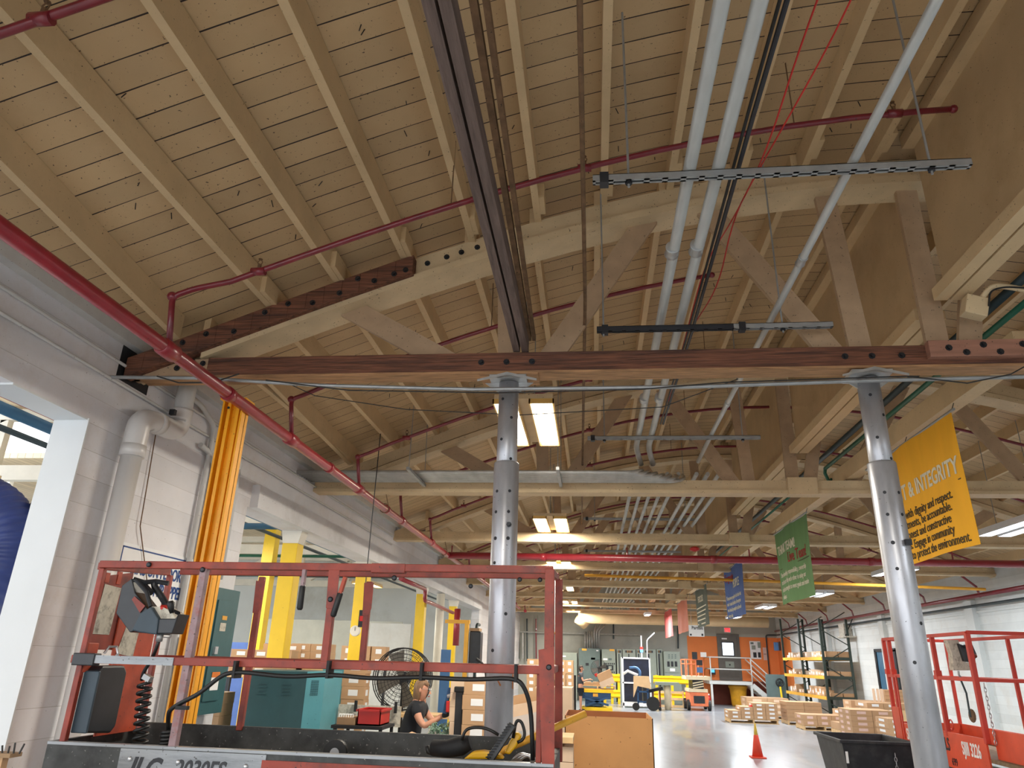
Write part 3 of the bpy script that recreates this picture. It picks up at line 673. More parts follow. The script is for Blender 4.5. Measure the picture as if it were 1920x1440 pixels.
for y in (-1.2, -5.0):  # unseen lamps added along the rows behind the camera as fill light
    light(-.7, y, 4.3, 1.5, .58, 'unseen warm ceiling light added to fill the near end of the hall', group='added fill lights over the near end of the hall')
    light(6.4, y+2, 4.0, 1.4, .5, 'unseen cool ceiling light added to fill the near right of the hall', False, group='added cool fill lights over the near end')
# ------------------------------------------------------------------ people helpers
def skin(name, nodes, edges, m, parent, root=0, sub=2):
    me = bpy.data.meshes.new(name); off = Vector(OFF[parent.name])
    me.from_pydata([tuple(Vector(p)-off) for p, r in nodes], edges, []); me.update()
    o = bpy.data.objects.new('sk', me); COL.objects.link(o)
    md = o.modifiers.new('s', 'SKIN'); md.use_smooth_shade = True
    for i, (p, r) in enumerate(nodes):
        sv = me.skin_vertices[0].data[i]; sv.radius = r if isinstance(r, tuple) else (r, r); sv.use_root = (i == root)
    sb = o.modifiers.new('b', 'SUBSURF'); sb.levels = sub; sb.render_levels = sub
    dg = bpy.context.evaluated_depsgraph_get(); nm2 = bpy.data.meshes.new_from_object(o.evaluated_get(dg)); bpy.data.objects.remove(o)
    nm2.name = name; nm2.materials.clear(); nm2.materials.append(MATS[m])
    nm2.polygons.foreach_set('use_smooth', [True]*len(nm2.polygons))
    ob = bpy.data.objects.new(name, nm2); COL.objects.link(ob); ob.parent = parent; OFF[ob.name] = tuple(off); return ob
def chain(*idx): return [(idx[i], idx[i+1]) for i in range(len(idx)-1)]
def hand_nodes(w, d, up, side, curl=.5, s=1.0):
    """wrist w, pointing d, back of the hand up, thumb toward side"""
    w, d, up, sd = Vector(w), Vector(d).normalized(), Vector(up).normalized(), Vector(side).normalized()
    N = [(w, .026*s), (w+d*.045*s, (.022*s, .036*s)), (w+d*.085*s, (.017*s, .036*s))]; Ed = [(0, 1), (1, 2)]
    for k, (o, L) in enumerate(((.03, .07), (.011, .08), (-.009, .075), (-.028, .058))):
        b = w+d*.095*s+sd*o*s; i = len(N)
        p1 = b+(d*math.cos(curl*.5)-up*math.sin(curl*.5))*L*.5*s; p2 = p1+(d*math.cos(curl*1.4)-up*math.sin(curl*1.4))*L*.5*s
        N += [(b, .0095*s), (p1, .0085*s), (p2, .0075*s)]; Ed += [(2, i), (i, i+1), (i+1, i+2)]
    i = len(N); N += [(w+d*.035*s+sd*.035*s-up*.01*s, .011*s), (w+d*.065*s+sd*.06*s-up*.02*s, .010*s), (w+d*.09*s+sd*.065*s-up*.025*s, .008*s)]; Ed += [(1, i), (i, i+1), (i+1, i+2)]
    return N, Ed
def head(parent, c, fwd, m_hair, s=1.0, tilt=0, long=True, side_l=None):
    """face details and hair on a head centred at c that looks along fwd"""
    c = Vector(c); f = Vector(fwd).normalized(); u = Vector((0, 0, 1)); f = (f-u*f.z+u*tilt).normalized(); l = u.cross(f).normalized(); u = f.cross(l)
    def P(a, b, z): return c+(f*a+l*b+u*z)*s
    mb = MB(); mb._add([P(.09, -.016, -.032), P(.09, .016, -.032), P(.122, 0, -.026), P(.094, 0, .018)], [(0, 1, 2), (1, 3, 2), (3, 0, 2), (0, 3, 1)]); mb.build('nose', 'skin', parent)
    for k in (-1, 1):
        MB().ball(P(.087, k*.033, .014), .009*s, 8, 6).build('eye', 'eye', parent, smooth=True)
        MB().bar(P(.094, k*.02, .034), P(.086, k*.046, .034), .006*s, .006*s).build('eyebrow', m_hair, parent)
        MB().ball(P(.0, k*.078, -.002), (.018*s, .018*s, .03*s), 8, 6).build('ear', 'skin', parent, smooth=True)
    MB().bar(P(.095, -.022, -.058), P(.095, .022, -.058), .012*s, .012*s).build('mouth', 'lip', parent)
    mb = MB(); n = 18; mm = 12; rows = []
    for i in range(mm+1):
        ph = pi*i/mm
        for k in range(n):
            t = 2*pi*k/n; a = math.cos(t); b = math.sin(t)
            r = .105+.006*math.sin(5*t+i)
            z = .005+.125*math.cos(ph); rad = math.sin(ph)
            front = a > .35
            if front and z < .055: z2 = .055+.02*b*b; rr = .085
            else: z2 = z; rr = r
            if not front and z < 0 and long: z2 = z*1.6-.0; rad = max(rad, .72)
            mb.v.append(tuple(P(a*rr*rad-.012, b*rr*.86*rad, z2)))
    for i in range(mm):
        for k in range(n): mb.f.append((i*n+k, (i+1)*n+k, (i+1)*n+(k+1) % n, i*n+(k+1) % n))
    mb.build('hair', m_hair, parent, smooth=True)
def head_nodes(c, s=1.0, neck=None):
    c = Vector(c)
    return [(c+Vector((0, 0, -.085))*s, (.052*s, .05*s)), (c+Vector((0, 0, -.03))*s, (.078*s, .07*s)), (c+Vector((0, 0, .04))*s, (.088*s, .078*s)), (c+Vector((0, 0, .095))*s, (.06*s, .055*s))]

# ------------------------------------------------------------------ left wall fittings
t = thing('drain_pipe', 'thick white plastic drain pipe with a double elbow on the left wall pier', 'pipe', (-3.85, 5.4, 0))
xp = -3.86; r = .085
MB().tube([(xp, 5.42, 0), (xp, 5.42, 3.5)], r, 24).build('lower_pipe', 'pvc', t, smooth=True)
MB().tube([(xp, 5.42, 3.42), (xp, 5.42, 3.55), (xp, 5.42, 3.74), (xp, 5.66, 3.78), (xp, 5.68, 3.78)], r+.01, 24, smoothpts=.12).build('elbow', 'pvc', t, smooth=True)
MB().tube([(xp, 5.64, 3.78), (xp, 5.7, 3.78), (xp, 5.98, 3.79), (xp, 6.0, 3.98), (xp, 6.0, 4.02)], r+.01, 24, smoothpts=.14).build('elbow', 'pvc', t, smooth=True)
MB().tube([(xp, 6.0, 3.98), (xp, 6.0, 4.45)], r, 24).build('upper_pipe', 'wall_pipe_paint', t, smooth=True)
for p, q in (((xp, 5.42, 3.4), (xp, 5.42, 3.5)), ((xp, 5.62, 3.775), (xp, 5.7, 3.78))): MB().tube([p, q], r+.016, 24).build('coupling', 'pvc', t, smooth=True)
MB().cbox((xp+.05, 5.78, 3.92), (.05, .04, .05)).build('beam_clamp', 'dark_steel', t)
for k, (z0, z1) in enumerate(((4.19, 4.15), (4.02, 3.98))):
    o = MB().tube([(XL+.02, -1, z0), (XL+.02, 7, z1), (XL+.02, 14, z1-.02)], .014, 8).build('wall_conduit', 'wall_pipe_paint', smooth=True); tag(o, ('upper' if k == 0 else 'lower')+' thin white conduit running along the left wall band', 'conduit')
# cluster of vertical conduits beside the amber channel
t = None
for k, (y, z1, hook) in enumerate(((6.75, 4.1, .2), (6.92, 3.7, .12), (7.06, 3.66, -.12), (7.4, 3.9, .1))):
    o = MB().tube([(XL+.05, y, 2.6 if y > 7.0 else 1.2), (XL+.05, y, z1), (XL+.05, y-hook*1.5, z1+.12), (XL+.05, y-hook*3, z1+.14)], .028+.006*(k == 3), 10, smoothpts=.08).build('wall_conduit', 'wall_pipe_paint', smooth=True)
    tag(o, 'white painted conduit rising on the wall beside the amber channel', 'conduit', 'white conduits beside the amber channel')
o = MB().tube([(XL+.02, 5.85, 3.75), (XL+.03, 5.9, 2.9), (XL+.03, 6.2, 2.4), (XL+.03, 6.25, 1.25)], .005, 5).build('wall_wire', 'rust'); tag(o, 'thin brown wire hanging down the white pier', 'wire')
for y in (6.05, 6.13):
    o = MB().tube([(XL+.03, y, 1.15), (XL+.03, y, 1.72)], .007, 6).build('wall_wire', 'rust'); tag(o, 'thin brown rod below the small wall box', 'wire', 'thin rods below the wall box')
o = MB().box(XL, XL+.05, 6.02, 6.2, 1.7, 1.82).build('outlet_box', 'grubby_paper'); tag(o, 'small cream outlet box on the white pier behind the lift platform', 'box')
# amber channel
t = thing('upright_channel', 'tall amber yellow steel channel standing in front of the left wall', 'channel post', (-3.2, 5.6, 0))
A, B = Vector((-3.2, 5.62, .6)), Vector((-3.2, 5.62, 3.93))
mb = MB(); mb.box(-3.180, -2.990, 5.56, 5.575, .0, 3.93); mb.box(-3.180, -3.162, 5.5, 5.62, 0, 3.93); mb.box(-3.008, -2.990, 5.5, 5.62, 0, 3.93)
mb.box(-3.140, -3.110, 5.52, 5.56, 0, 3.92); mb.box(-3.060, -3.030, 5.52, 5.56, 0, 3.92)
mb.build('channel', 'amber_yellow', t, bevel=.003)
MB().box(-3.200, -2.960, 5.48, 5.64, 3.93, 3.945).build('top_plate', 'amber_yellow', t)
MB().lathe((-3.120, 5.5, 3.86), [(.012, 0), (.012, -.004)], 8, (0, 1, 0)).build('bolt', 'dark_steel', t)
# sign on the pier behind the platform
t = thing('floor_sign', 'white wall sign with blue border and lettering behind the red platform', 'sign', (XL+.02, 6.3, 2.2))
MB().box(XL+.003, XL+.014, 5.72, 6.95, 2.0, 2.74).build('board', 'paper', t)
mb = MB()
for a in ((5.75, 6.92, 2.7, 2.712), (5.75, 6.92, 2.03, 2.042), (5.75, 5.762, 2.03, 2.712), (6.908, 6.92, 2.03, 2.712)): mb.box(XL+.014, XL+.017, *a)
mb.build('border', 'ink_blue', t)
text('BINS ON FLOOR', .15, 'ink_blue', RIGHTF((XL+.017, 6.72, 2.5)), t, bold=.02, sx=.72, align='RIGHT')
text('WRAPPED', .155, 'ink_blue', RIGHTF((XL+.017, 6.82, 2.34)), t, bold=.02, sx=.74, align='RIGHT')
text('centree', .115, 'ink_blue', RIGHTF((XL+.017, 6.8, 2.19)), t, bold=.0, sx=.9, align='RIGHT')
# electrical panel at the pier end
t = thing('electrical_panel', 'tall dark green electrical panel on the pier beside the amber channel', 'electrical panel', (-3.8, 7.4, 1.9))
MB().box(XL+.004, -3.82, 7.1, 7.66, 1.3, 2.5).build('cabinet', 'panel_green', t, bevel=.006)
MB().box(-3.82, -3.805, 7.2, 7.52, 1.42, 2.38).build('door', 'panel_green', t, bevel=.004)
MB().box(-3.805, -3.78, 7.24, 7.3, 1.86, 1.93).build('latch', 'steel_bright', t)
MB().box(-3.804, -3.801, 7.3, 7.42, 2.08, 2.16).build('label', 'grubby_paper', t)
MB().box(-3.804, -3.801, 7.32, 7.42, 2.19, 2.23).build('label', 'yellow_pipe', t)
MB().box(-3.804, -3.801, 7.3, 7.46, 1.52, 1.68).build('warning_label', 'paper', t); MB().box(-3.8035, -3.7995, 7.3, 7.46, 1.64, 1.69).build('warning_label', 'wire_orange', t)
# yellow posts under the header
for i, y in enumerate((9.62, 12.9, 17.6, 21.8)):
    lab = ['nearest yellow square post under the wall header', 'second yellow square post, left of the big fan', 'third yellow square post, beside the white pipe', 'farthest yellow square post under the wall header'][i]
    t = thing('yellow_post', lab, 'post', (-4.14, y, 0))
    MB().box(-4.25, -4.03, y-.11, y+.11, 0, 3.3).build('column', 'safety_yellow', t, bevel=.006)
    mb = MB(); mb.prism([(-4.25, y-.11, 3.3), (-4.03, y-.11, 3.3), (-3.99, y-.11, 3.47), (-4.28, y-.11, 3.47)], (0, .22, 0)); mb.build('cap', 'cap_white', t)
for x, y in ((-5.7, 12.3), (-9.5, 16)):
    t = thing('yellow_post', 'yellow post standing deeper inside the annex, '+('near the stacked cartons' if y < 13 else 'toward its end wall'), 'post', (x, y, 0)); MB().box(x-.1, x+.1, y-.1, y+.1, 0, 4.4).build('column', 'safety_yellow', t)
o = MB().cyl((-4.0, 19.2, 0), (-4.0, 19.2, 3.45), .11, 16).build('white_pipe', 'cap_white', smooth=True); tag(o, 'white vertical pipe between the far yellow posts', 'pipe')
t = thing('red_riser', 'red pipe bend under the wall header near the far yellow posts', 'pipe', (-3.95, 16, 3.2)); MB().tube([(-3.9, 14.6, 3.36), (-3.9, 16.4, 3.36), (-3.9, 16.9, 3.36), (-3.9, 16.9, 3.1), (-3.9, 17.6, 3.1), (-3.9, 20.5, 3.05)], .045, 10, smoothpts=.1).build('pipe', 'red_main', t, smooth=True)
MB().cyl((-3.9, 21.2, 2.2), (-3.9, 21.2, 3.2), .09, 12).build('valve_body', 'red_main', t, smooth=True)
# ------------------------------------------------------------------ annex: roof steel, pipes, lights, goods
for i, y in enumerate((5.2, 8.6, 12, 15.6, 19.6, 23.6)):
    t = thing('annex_truss', ('white roof truss of the annex seen through the near wall opening' if i < 2 else 'white roof truss of the annex beyond the yellow posts'), 'roof truss', (-10, y, 3.9), 'white annex trusses near' if i < 2 else 'white annex trusses far')
    MB().box(-17, XL-T, y-.06, y+.06, 3.95, 4.15).build('bottom_chord', 'cap_white', t)
    MB().box(-17, XL-T, y-.06, y+.06, 4.8, 4.95).build('top_chord', 'cap_white', t)
    for k in range(9):
        xa = -16.5+k*1.4
        MB().bar((xa, y, 4.15), (xa+(.7 if k % 2 else -.7)+.7, y, 4.85), .1, .12, (1, 0, 0)).build('web_member', 'cap_white', t)
for i, (x, z, r, m, lab) in enumerate(((-4.6, 3.75, .045, 'red_main', 'red pipe along the annex side of the left wall'), (-4.85, 3.72, .05, 'blue_pipe', 'blue pipe along the annex roof edge'), (-5.6, 3.82, .03, 'dark_pipe', 'dark pipe under the annex trusses'))):
    o = MB().tube([(x, 0, z), (x, 26.5, z)], r, 10).build('annex_pipe', m, smooth=True); tag(o, lab, 'pipe')
for i, (y, m, r) in enumerate(((10.8, 'blue_pipe', .05), (14.3, 'green_pipe', .03), (18, 'dark_pipe', .05))):
    o = MB().tube([(-16, y, 3.7), (-4.5, y, 3.75)], r, 10).build('annex_pipe', m, smooth=True); tag(o, ['blue', 'green', 'dark grey'][i]+' pipe crossing the annex below its roof', 'pipe')
for i, (x, y) in enumerate(((-6.6, 10.5), (-7.6, 13.4), (-8.6, 17.2), (-6.4, 20.4), (-10, 9.5), (-12.2, 15), (-7.5, 7.2))):
    light(x, y, 3.78, 1.3, .5, 'bright ceiling light of the annex beyond the left wall', group='annex ceiling lights', power=120, chains=False)
# big hose and duct at the near opening
t = thing('flexible_duct', 'thick dark blue ribbed flexible duct at the left edge', 'duct', (-5.0, 4.6, 3))
mb = MB(); pts = []; rr = []
ctrl = [Vector(p) for p in ((-5.6, 5.25, 2.95), (-5.1, 5.25, 3.02), (-4.72, 5.25, 2.84), (-4.6, 5.25, 2.5), (-4.8, 5.25, 2.1))]
for i in range(121):
    u_ = i/120*(len(ctrl)-1); a = min(int(u_), len(ctrl)-2); f = u_-a
    p0 = ctrl[max(a-1, 0)]; p1 = ctrl[a]; p2 = ctrl[a+1]; p3 = ctrl[min(a+2, len(ctrl)-1)]
    pts.append(.5*((2*p1)+(-p0+p2)*f+(2*p0-5*p1+4*p2-p3)*f*f+(-p0+3*p1-3*p2+p3)*f**3)); rr.append(.2+.008*math.sin(i*pi*.5))
mb.tube(pts, rr, 24); mb.build('hose', 'duct_blue', t, smooth=True)
t2 = MB().tube([(-4.42, 5.4, 3.05), (-4.5, 5.4, 2.95), (-4.6, 5.4, 2.8)], .12, 14).build('hose_cuff', 'black_rubber', t, smooth=True)
# ------------------------------------------------------------------ cartons
def carton(mbs, x, y, z, w, d, h): mbs.box(x, x+w, y, y+d, z, z+h)
CART = {}; USED = set()
def make_carton(w, d, h, body='cardboard', lab='paper', faces='F', tape=True):
    key = (w, d, h, body, lab, faces)
    if key in CART: return CART[key]
    root = bpy.data.objects.new('carton', None); OFF['carton'] = (0, 0, 0)
    t = root; COL.objects.link(t); OFF[t.name] = (0, 0, 0)
    MB().box(0, w, 0, d, 0, h).build('box', body, t, local=True, bevel=.003)
    if lab and 'F' in faces: MB().box(w*.3, w*.72, -.002, .0, h*.28, h*.75).build('label', lab, t, local=True)
    if lab and 'L' in faces: MB().box(-.002, 0, d*.3, d*.72, h*.28, h*.75).build('label', lab, t, local=True)
    if lab and 'R' in faces: MB().box(w, w+.002, d*.3, d*.72, h*.28, h*.75).build('label', lab, t, local=True)
    if tape: MB().box(w*.46, w*.54, 0, d, h, h+.001).build('tape', 'carton_end', t, local=True)
    CART[key] = t; return t
def place_carton(x, y, z, w, d, h, lab, group, body='cardboard', label='paper', faces='F', rz=0, tape=True):
    p = make_carton(w, d, h, body, label, faces, tape)
    if p.name in USED: o = dup(p, (x, y, z))
    else: o = p; o.location = (x, y, z); USED.add(p.name)
    o.rotation_euler.z = rz+random.uniform(-.012, .012)
    return tag(o, lab, 'carton', group)
def stack(x, y, z, nx, ny, nz, w, d, h, lab, group, gap=.006, **k):
    for a in range(nx):
        for b in range(ny):
            for c in range(nz if not callable(nz) else nz(a, b)):
                place_carton(x+a*(w+gap)+random.uniform(-.006, .006), y+b*(d+gap)+random.uniform(-.006, .006), z+c*(h+.001), w, d, h, lab, group, **k)
PAL = {}
def pallet(x, y, w, d, lab, group=None, z=0, m='pallet_wood'):
    t = thing('pallet', lab, 'pallet', (x, y, z), group)
    n = 6
    for k in range(n): MB().box(0, w, d*k/n+.01, d*(k+.8)/n, .115, .135).build('deck_board', m, t, local=True)
    for k in range(3): MB().box(w*(k*.475), w*(k*.475)+.05, 0, d, .02, .115).build('stringer', m, t, local=True)
    for yy in (0, d*.45, d-.09): MB().box(0, w, yy, yy+.09, 0, .02).build('bottom_board', m, t, local=True)
    return t
# tall carton column in the annex beside the teal machine
stack(-4.0, 8.9, 0, 1, 1, 17, .3, .22, .105, 'small tan carton in the tall column beside the green panel', 'cartons in the column by the green panel')
stack(-4.35, 8.3, 0, 1, 1, 12, .2, .3, .12, 'tan carton in the shaded stack behind the amber channel', 'shaded cartons behind the amber channel', body='cardboard_dark', label=None)  # shade on this stack is put into the colour by darker cardboard
# teal machine
t = thing('teal_machine', 'dark and light teal machine cabinet behind the lift platform', 'machine cabinet', (-3.5, 8.3, 0))
MB().box(-3.9, -3.2, 8.3, 9.0, 0, 1.7).build('cabinet', 'teal_dark', t, bevel=.01)
MB().prism([(-3.2, 8.3, 0), (-3.03, 8.42, 0), (-3.03, 9.0, 0), (-3.2, 9.0, 0)], (0, 0, 1.7)).build('side_panel', 'teal_light', t)
mb = MB()
for i in range(4):
    for k in (0, 1): mb.box(-3.75+k*.28, -3.65+k*.28, 8.293, 8.3, 1.45+i*.035, 1.457+i*.035)
mb.build('vent_slots', 'teal_dark', t)
mb = MB()
for i in range(6):
    for j in range(9): mb.cbox((-3.115+(i-2.5)*.012, 8.353+(i-2.5)*.0085, 1.46+j*.018), (.006, .006, .008))
mb.build('grille', 'black_matt', t)
t = thing('teal_cabinet', 'light teal cabinet standing behind the teal machine', 'cabinet', (-3.3, 10.2, 0))
MB().box(-3.72, -3.28, 10.2, 10.9, 0, 1.72).build('body', 'teal_light', t, bevel=.01); MB().tube([(-3.3, 10.15, 1.55), (-3.36, 10.12, 1.2), (-3.45, 10.12, .9)], .012, 6).build('cord', 'drum_yellow', t)
# carton rows seen over the machine and between
for k, (px, py, Y, nx, nz) in enumerate(((428, 1252, 10.4, 3, 3), (490, 1240, 10.9, 2, 3), (543, 1240, 10.9, 2, 3))):
    p = at(px, py, Y=Y)
    zt = p.z-.08; tb = thing('storage_table', ('left', 'middle', 'right')[k]+' storage table of cartons behind the teal machine', 'table', (p.x, Y, 0)); MB().box(p.x-.03, p.x+nx*.31+.03, Y-.02, Y+.5, zt-.04, zt).build('tabletop', 'pallet_wood', tb)
    for dx in (0, nx*.31-.05): MB().box(p.x+dx, p.x+dx+.05, Y, Y+.05, 0, zt-.04).build('leg', 'dark_steel', tb)
    stack(p.x, Y, zt, nx, 1, nz, .3, .25, .11, 'tan labelled carton on top of the row behind the teal machine', 'cartons behind the teal machine')
stack(-3.22, 9.6, 0, 1, 1, 12, .3, .22, .15, 'tan carton in the narrow stack right of the teal machine', 'cartons right of the teal machine', faces='FR')
# blue partition, shelves of goods and grey wall pieces in the annex
o = MB().box(-7.4, -6.2, 14.2, 14.3, 0, 2.05).build('partition', 'banner_blue'); tag(o, 'dark blue partition panel standing in the annex', 'partition')
for k, (px, py, w, Y, lab) in enumerate(((640, 1220, .7, 15.6, 'cluttered tan shelf goods in the annex behind the platform rail'), (455, 1215, .6, 15.6, 'cluttered tan goods left of the near yellow post'))):
    p = at(px, py, Y=Y)
    sh = thing('storage_shelf', ('right', 'left')[k]+' shelf carrying cluttered goods in the annex', 'shelf', (p.x, Y, 0)); MB().box(p.x-.05, p.x+1.02, Y-.02, Y+.4, p.z-.35, p.z-.3).build('shelf_board', 'pallet_wood', sh)
    for dx in (-.04, .96): MB().box(p.x+dx, p.x+dx+.05, Y, Y+.05, 0, p.z-.35).build('leg', 'dark_steel', sh)
    for j in range(6):
        place_carton(p.x+.33*(j % 3), Y, p.z-.3+.202*(j//3), .3, .3, .2, lab, 'goods in the annex %d' % k)
o = MB().box(-5.3, -4.3, 17.4, 17.45, 0, 2.6).build('white_board', 'white_block'); tag(o, 'white board panel between the yellow posts', 'panel')
o = MB().box(-9.5, -5.2, 20, 20.1, 0, 2.75).build('partition', 'far_grey'); tag(o, 'grey partition wall inside the annex', 'partition')
t = thing('wall_clock', 'round white clock hanging in the annex near the platform posts', 'clock', at(667, 1183, Y=12)); c = at(667, 1183, Y=12)
MB().lathe(c, [(.085, 0), (.085, -.04), (.075, -.045)], 20, (0, 1, 0)).build('case', 'cap_white', t, smooth=True); MB().box(c.x-.003, c.x+.003, c.y-.05, c.y-.046, c.z, c.z+.06).build('hand', 'ink_black', t)
t = thing('stack_light', 'small dark signal light hanging behind the platform posts', 'signal light', at(679, 1160, Y=9)); c = at(679, 1160, Y=9)
MB().box(c.x-.035, c.x+.035, 8.97, 9.03, c.z-.1, c.z+.1).build('body', 'black_plastic', t); MB().box(c.x-.02, c.x+.02, 8.96, 8.97, c.z-.03, c.z+.03).build('lens', 'red_plastic', t); MB().cyl((c.x, 9, c.z+.1), (c.x, 9, arch(c.x)+.46), .006).build('hanger', 'dark_steel', t)
# big round fans
def fan(x, y, z, R, lab, rz=0):
    t = thing('pedestal_fan', lab, 'fan', (x, y, 0))
    t.rotation_euler.z = rz
    MB().lathe((0, 0, 0), [(.3, 0), (.3, .03), (.04, .06)], 20).build('base', 'black_matt', t, local=True)
    MB().cyl((0, .05, .03), (0, .05, z), .025).build('pole', 'black_matt', t, local=True)
    mb = MB()
    for yy, rs in ((-.1, (1, .93, .82, .7, .58, .46, .34, .22, .12)), (.1, (1, .8, .6, .4, .2))):
        for q in rs:
            bul = yy*(1+.0*q)+(-.05 if yy < 0 else .05)*(1-q)
            mb.tube([(R*q*math.cos(a), bul, z+R*q*math.sin(a)) for a in [2*pi*i/32 for i in range(33)]], .0035 if q < 1 else .008, 5, cap=False)
        for i in range(28):
            a = 2*pi*i/28; mb.tube([(R*.1*math.cos(a), yy*1.5, z+R*.1*math.sin(a)), (R*math.cos(a), yy*.99, z+R*math.sin(a))], .0022, 4)
    mb.tube([(R*math.cos(a), 0, z+R*math.sin(a)) for a in [2*pi*i/32 for i in range(33)]], .008, 5)
    mb.build('cage', 'black_matt', t, local=True)
    MB().lathe((0, .02, z), [(.09, 0), (.09, .14), (.05, .17)], 16, (0, 1, 0)).build('motor', 'black_plastic', t, local=True)
    for i in range(4):
        a = i*pi/2+.4; u_ = Vector((math.cos(a), 0, math.sin(a))); v_ = Vector((-math.sin(a), 0, math.cos(a)))
        c = Vector((0, -.02, z)); MB().prism([c+u_*.05-v_*.03+Vector((0, .02, 0)), c+u_*R*.88-v_*.13+Vector((0, .05, 0)), c+u_*R*.92+v_*.08-Vector((0, .04, 0)), c+u_*.05+v_*.04], (0, .006, 0)).build('blade', 'door_grey', t, local=True)
    return t
fan(-2.62, 10.35, 1.6, .395, 'large black caged fan standing behind the woman')
# black table with red tote
t = thing('work_table', 'small black work table left of the woman', 'table', (-2.45, 8.1, 0))
MB().box(-2.74, -2.19, 7.95, 8.45, 1.17, 1.2).build('tabletop', 'black_matt', t)
for x in (-2.72, -2.23):
    for y in (7.97, 8.41): MB().box(x, x+.03, y, y+.03, 0, 1.17).build('leg', 'black_matt', t)
t = thing('red_tote', 'red plastic tote on the black work table', 'tote', (-2.35, 8.2, 1.2))
mb = MB(); a = (-2.49, -2.24, 8.03, 8.4)
mb.box(a[0], a[1], a[2], a[3], 1.205, 1.215)
for q in ((a[0], a[0]+.01, a[2], a[3]), (a[1]-.01, a[1], a[2], a[3]), (a[0], a[1], a[2], a[2]+.01), (a[0], a[1], a[3]-.01, a[3])): mb.box(*q, 1.205, 1.34)
mb.build('tub', 'red_plastic', t); mb = MB()
for q in ((a[0]-.015, a[0]+.01, a[2]-.015, a[3]+.015), (a[1]-.01, a[1]+.015, a[2]-.015, a[3]+.015), (a[0], a[1], a[2]-.015, a[2]+.01), (a[0], a[1], a[3]-.01, a[3]+.015)): mb.box(*q, 1.335, 1.355)
mb.build('rim', 'red_plastic', t)
t = thing('parts_tray', 'low cardboard tray of white parts beside the red tote', 'tray', (-2.6, 8.1, 1.2)); MB().box(-2.7, -2.51, 8.0, 8.3, 1.203, 1.27).build('tray', 'cardboard_dark', t)
for i in range(7): MB().tube([(-2.685+.025*i, 8.02, 1.275), (-2.685+.025*i, 8.02, 1.3), (-2.675+.025*i, 8.06, 1.3)], .006, 6).build('part', 'paper', t)
# bench behind with carton
o = MB().box(-2.9, -1.7, 9.9, 10.4, 1.15, 1.19).build('workbench', 'pallet_wood'); tag(o, 'long pale workbench top in front of the big fan', 'bench')
t = thing('conveyor_side', 'grey side rail of a conveyor behind the work table', 'conveyor', (-2.6, 9, 1.1)); MB().box(-3.0, -2.25, 8.9, 8.94, 1.12, 1.34).build('side_rail', 'grubby_paper', t)
for x in (-2.78, -2.3): MB().cbox((x, 8.86, 1.33), (.03, .03, .12)).build('clamp', 'black_matt', t)
# ------------------------------------------------------------------ the woman
t = thing('person', 'person with shoulder-length brown hair in a black t-shirt and dark gloves, working behind the platform', 'person', (-2.16, 9.3, 0))
hc = Vector((-2.09, 9.28, 1.51))
N = [((-2.2, 9.3, .93), (.13, .16)), ((-2.2, 9.3, 1.08), (.11, .14)), ((-2.17, 9.3, 1.25), (.11, .16)), ((-2.14, 9.3, 1.34), (.08, .12)), ((-2.13, 9.3, 1.39), .052)]
N += head_nodes(hc)
E_ = chain(0, 1, 2, 3, 4, 5, 6, 7, 8)
aN = len(N)
N += [((-2.13, 9.13, 1.325), .055), ((-2.06, 9.07, 1.2), .045), ((-1.99, 9.05, 1.13), .04), ((-1.86, 9.08, 1.2), .032), ((-1.8, 9.1, 1.235), .026)]
E_ += [(3, aN)]+chain(aN, aN+1, aN+2, aN+3, aN+4)
bN = len(N)
N += [((-2.13, 9.47, 1.325), .055), ((-2.06, 9.52, 1.22), .045), ((-1.98, 9.5, 1.15), .04), ((-1.86, 9.42, 1.22), .032), ((-1.79, 9.38, 1.26), .026)]
E_ += [(3, bN)]+chain(bN, bN+1, bN+2, bN+3, bN+4)
lN = len(N)
for s in (-.09, .09):
    i = len(N); N += [((-2.2, 9.3+s, .85), .09), ((-2.18, 9.3+s*1.1, .48), .06), ((-2.2, 9.3+s*1.1, .1), .045), ((-2.12, 9.3+s*1.1, .04), .04)]; E_ += [(0, i)]+chain(i, i+1, i+2, i+3)
skin('body', N, E_, 'skin', t)
NS = [((-2.21, 9.3, .96), (.15, .18)), ((-2.21, 9.3, 1.08), (.135, .165)), ((-2.17, 9.3, 1.24), (.13, .18)), ((-2.145, 9.3, 1.34), (.1, .15)), ((-2.135, 9.3, 1.395), (.07, .08)),
      ((-2.13, 9.12, 1.32), .072), ((-2.075, 9.075, 1.225), .062), ((-2.13, 9.48, 1.32), .072), ((-2.075, 9.525, 1.235), .062)]
skin('shirt', NS, chain(0, 1, 2, 3, 4)+[(3, 5), (5, 6), (3, 7), (7, 8)], 'shirt_black', t)
NT = [((-2.2, 9.3, .95), (.14, .17))]; ET = []
for s in (-.09, .09):
    i = len(NT); NT += [((-2.2, 9.3+s, .84), .1), ((-2.18, 9.3+s*1.1, .48), .075), ((-2.2, 9.3+s*1.1, .12), .06)]; ET += [(0, i)]+chain(i, i+1, i+2)
skin('trousers', NT, ET, 'denim', t)
for s in (-.1, .1): MB().ball((-2.14, 9.3+s, .045), (.13, .05, .045)).build('shoe', 'shoe', t, smooth=True)
head(t, hc, (1, -.12, 0), 'hair_brown', 1.0, -.12)
for w, d, sd in (((-1.8, 9.1, 1.235), (.8, .1, .45), (0, 1, 0)), ((-1.79, 9.38, 1.26), (.8, -.1, .35), (0, -1, 0))):
    n_, e_ = hand_nodes(w, d, (-.4, 0, .9), sd, .55, 1.1); skin('glove', n_, e_, 'glove_grey', t, sub=1)
mb = MB()
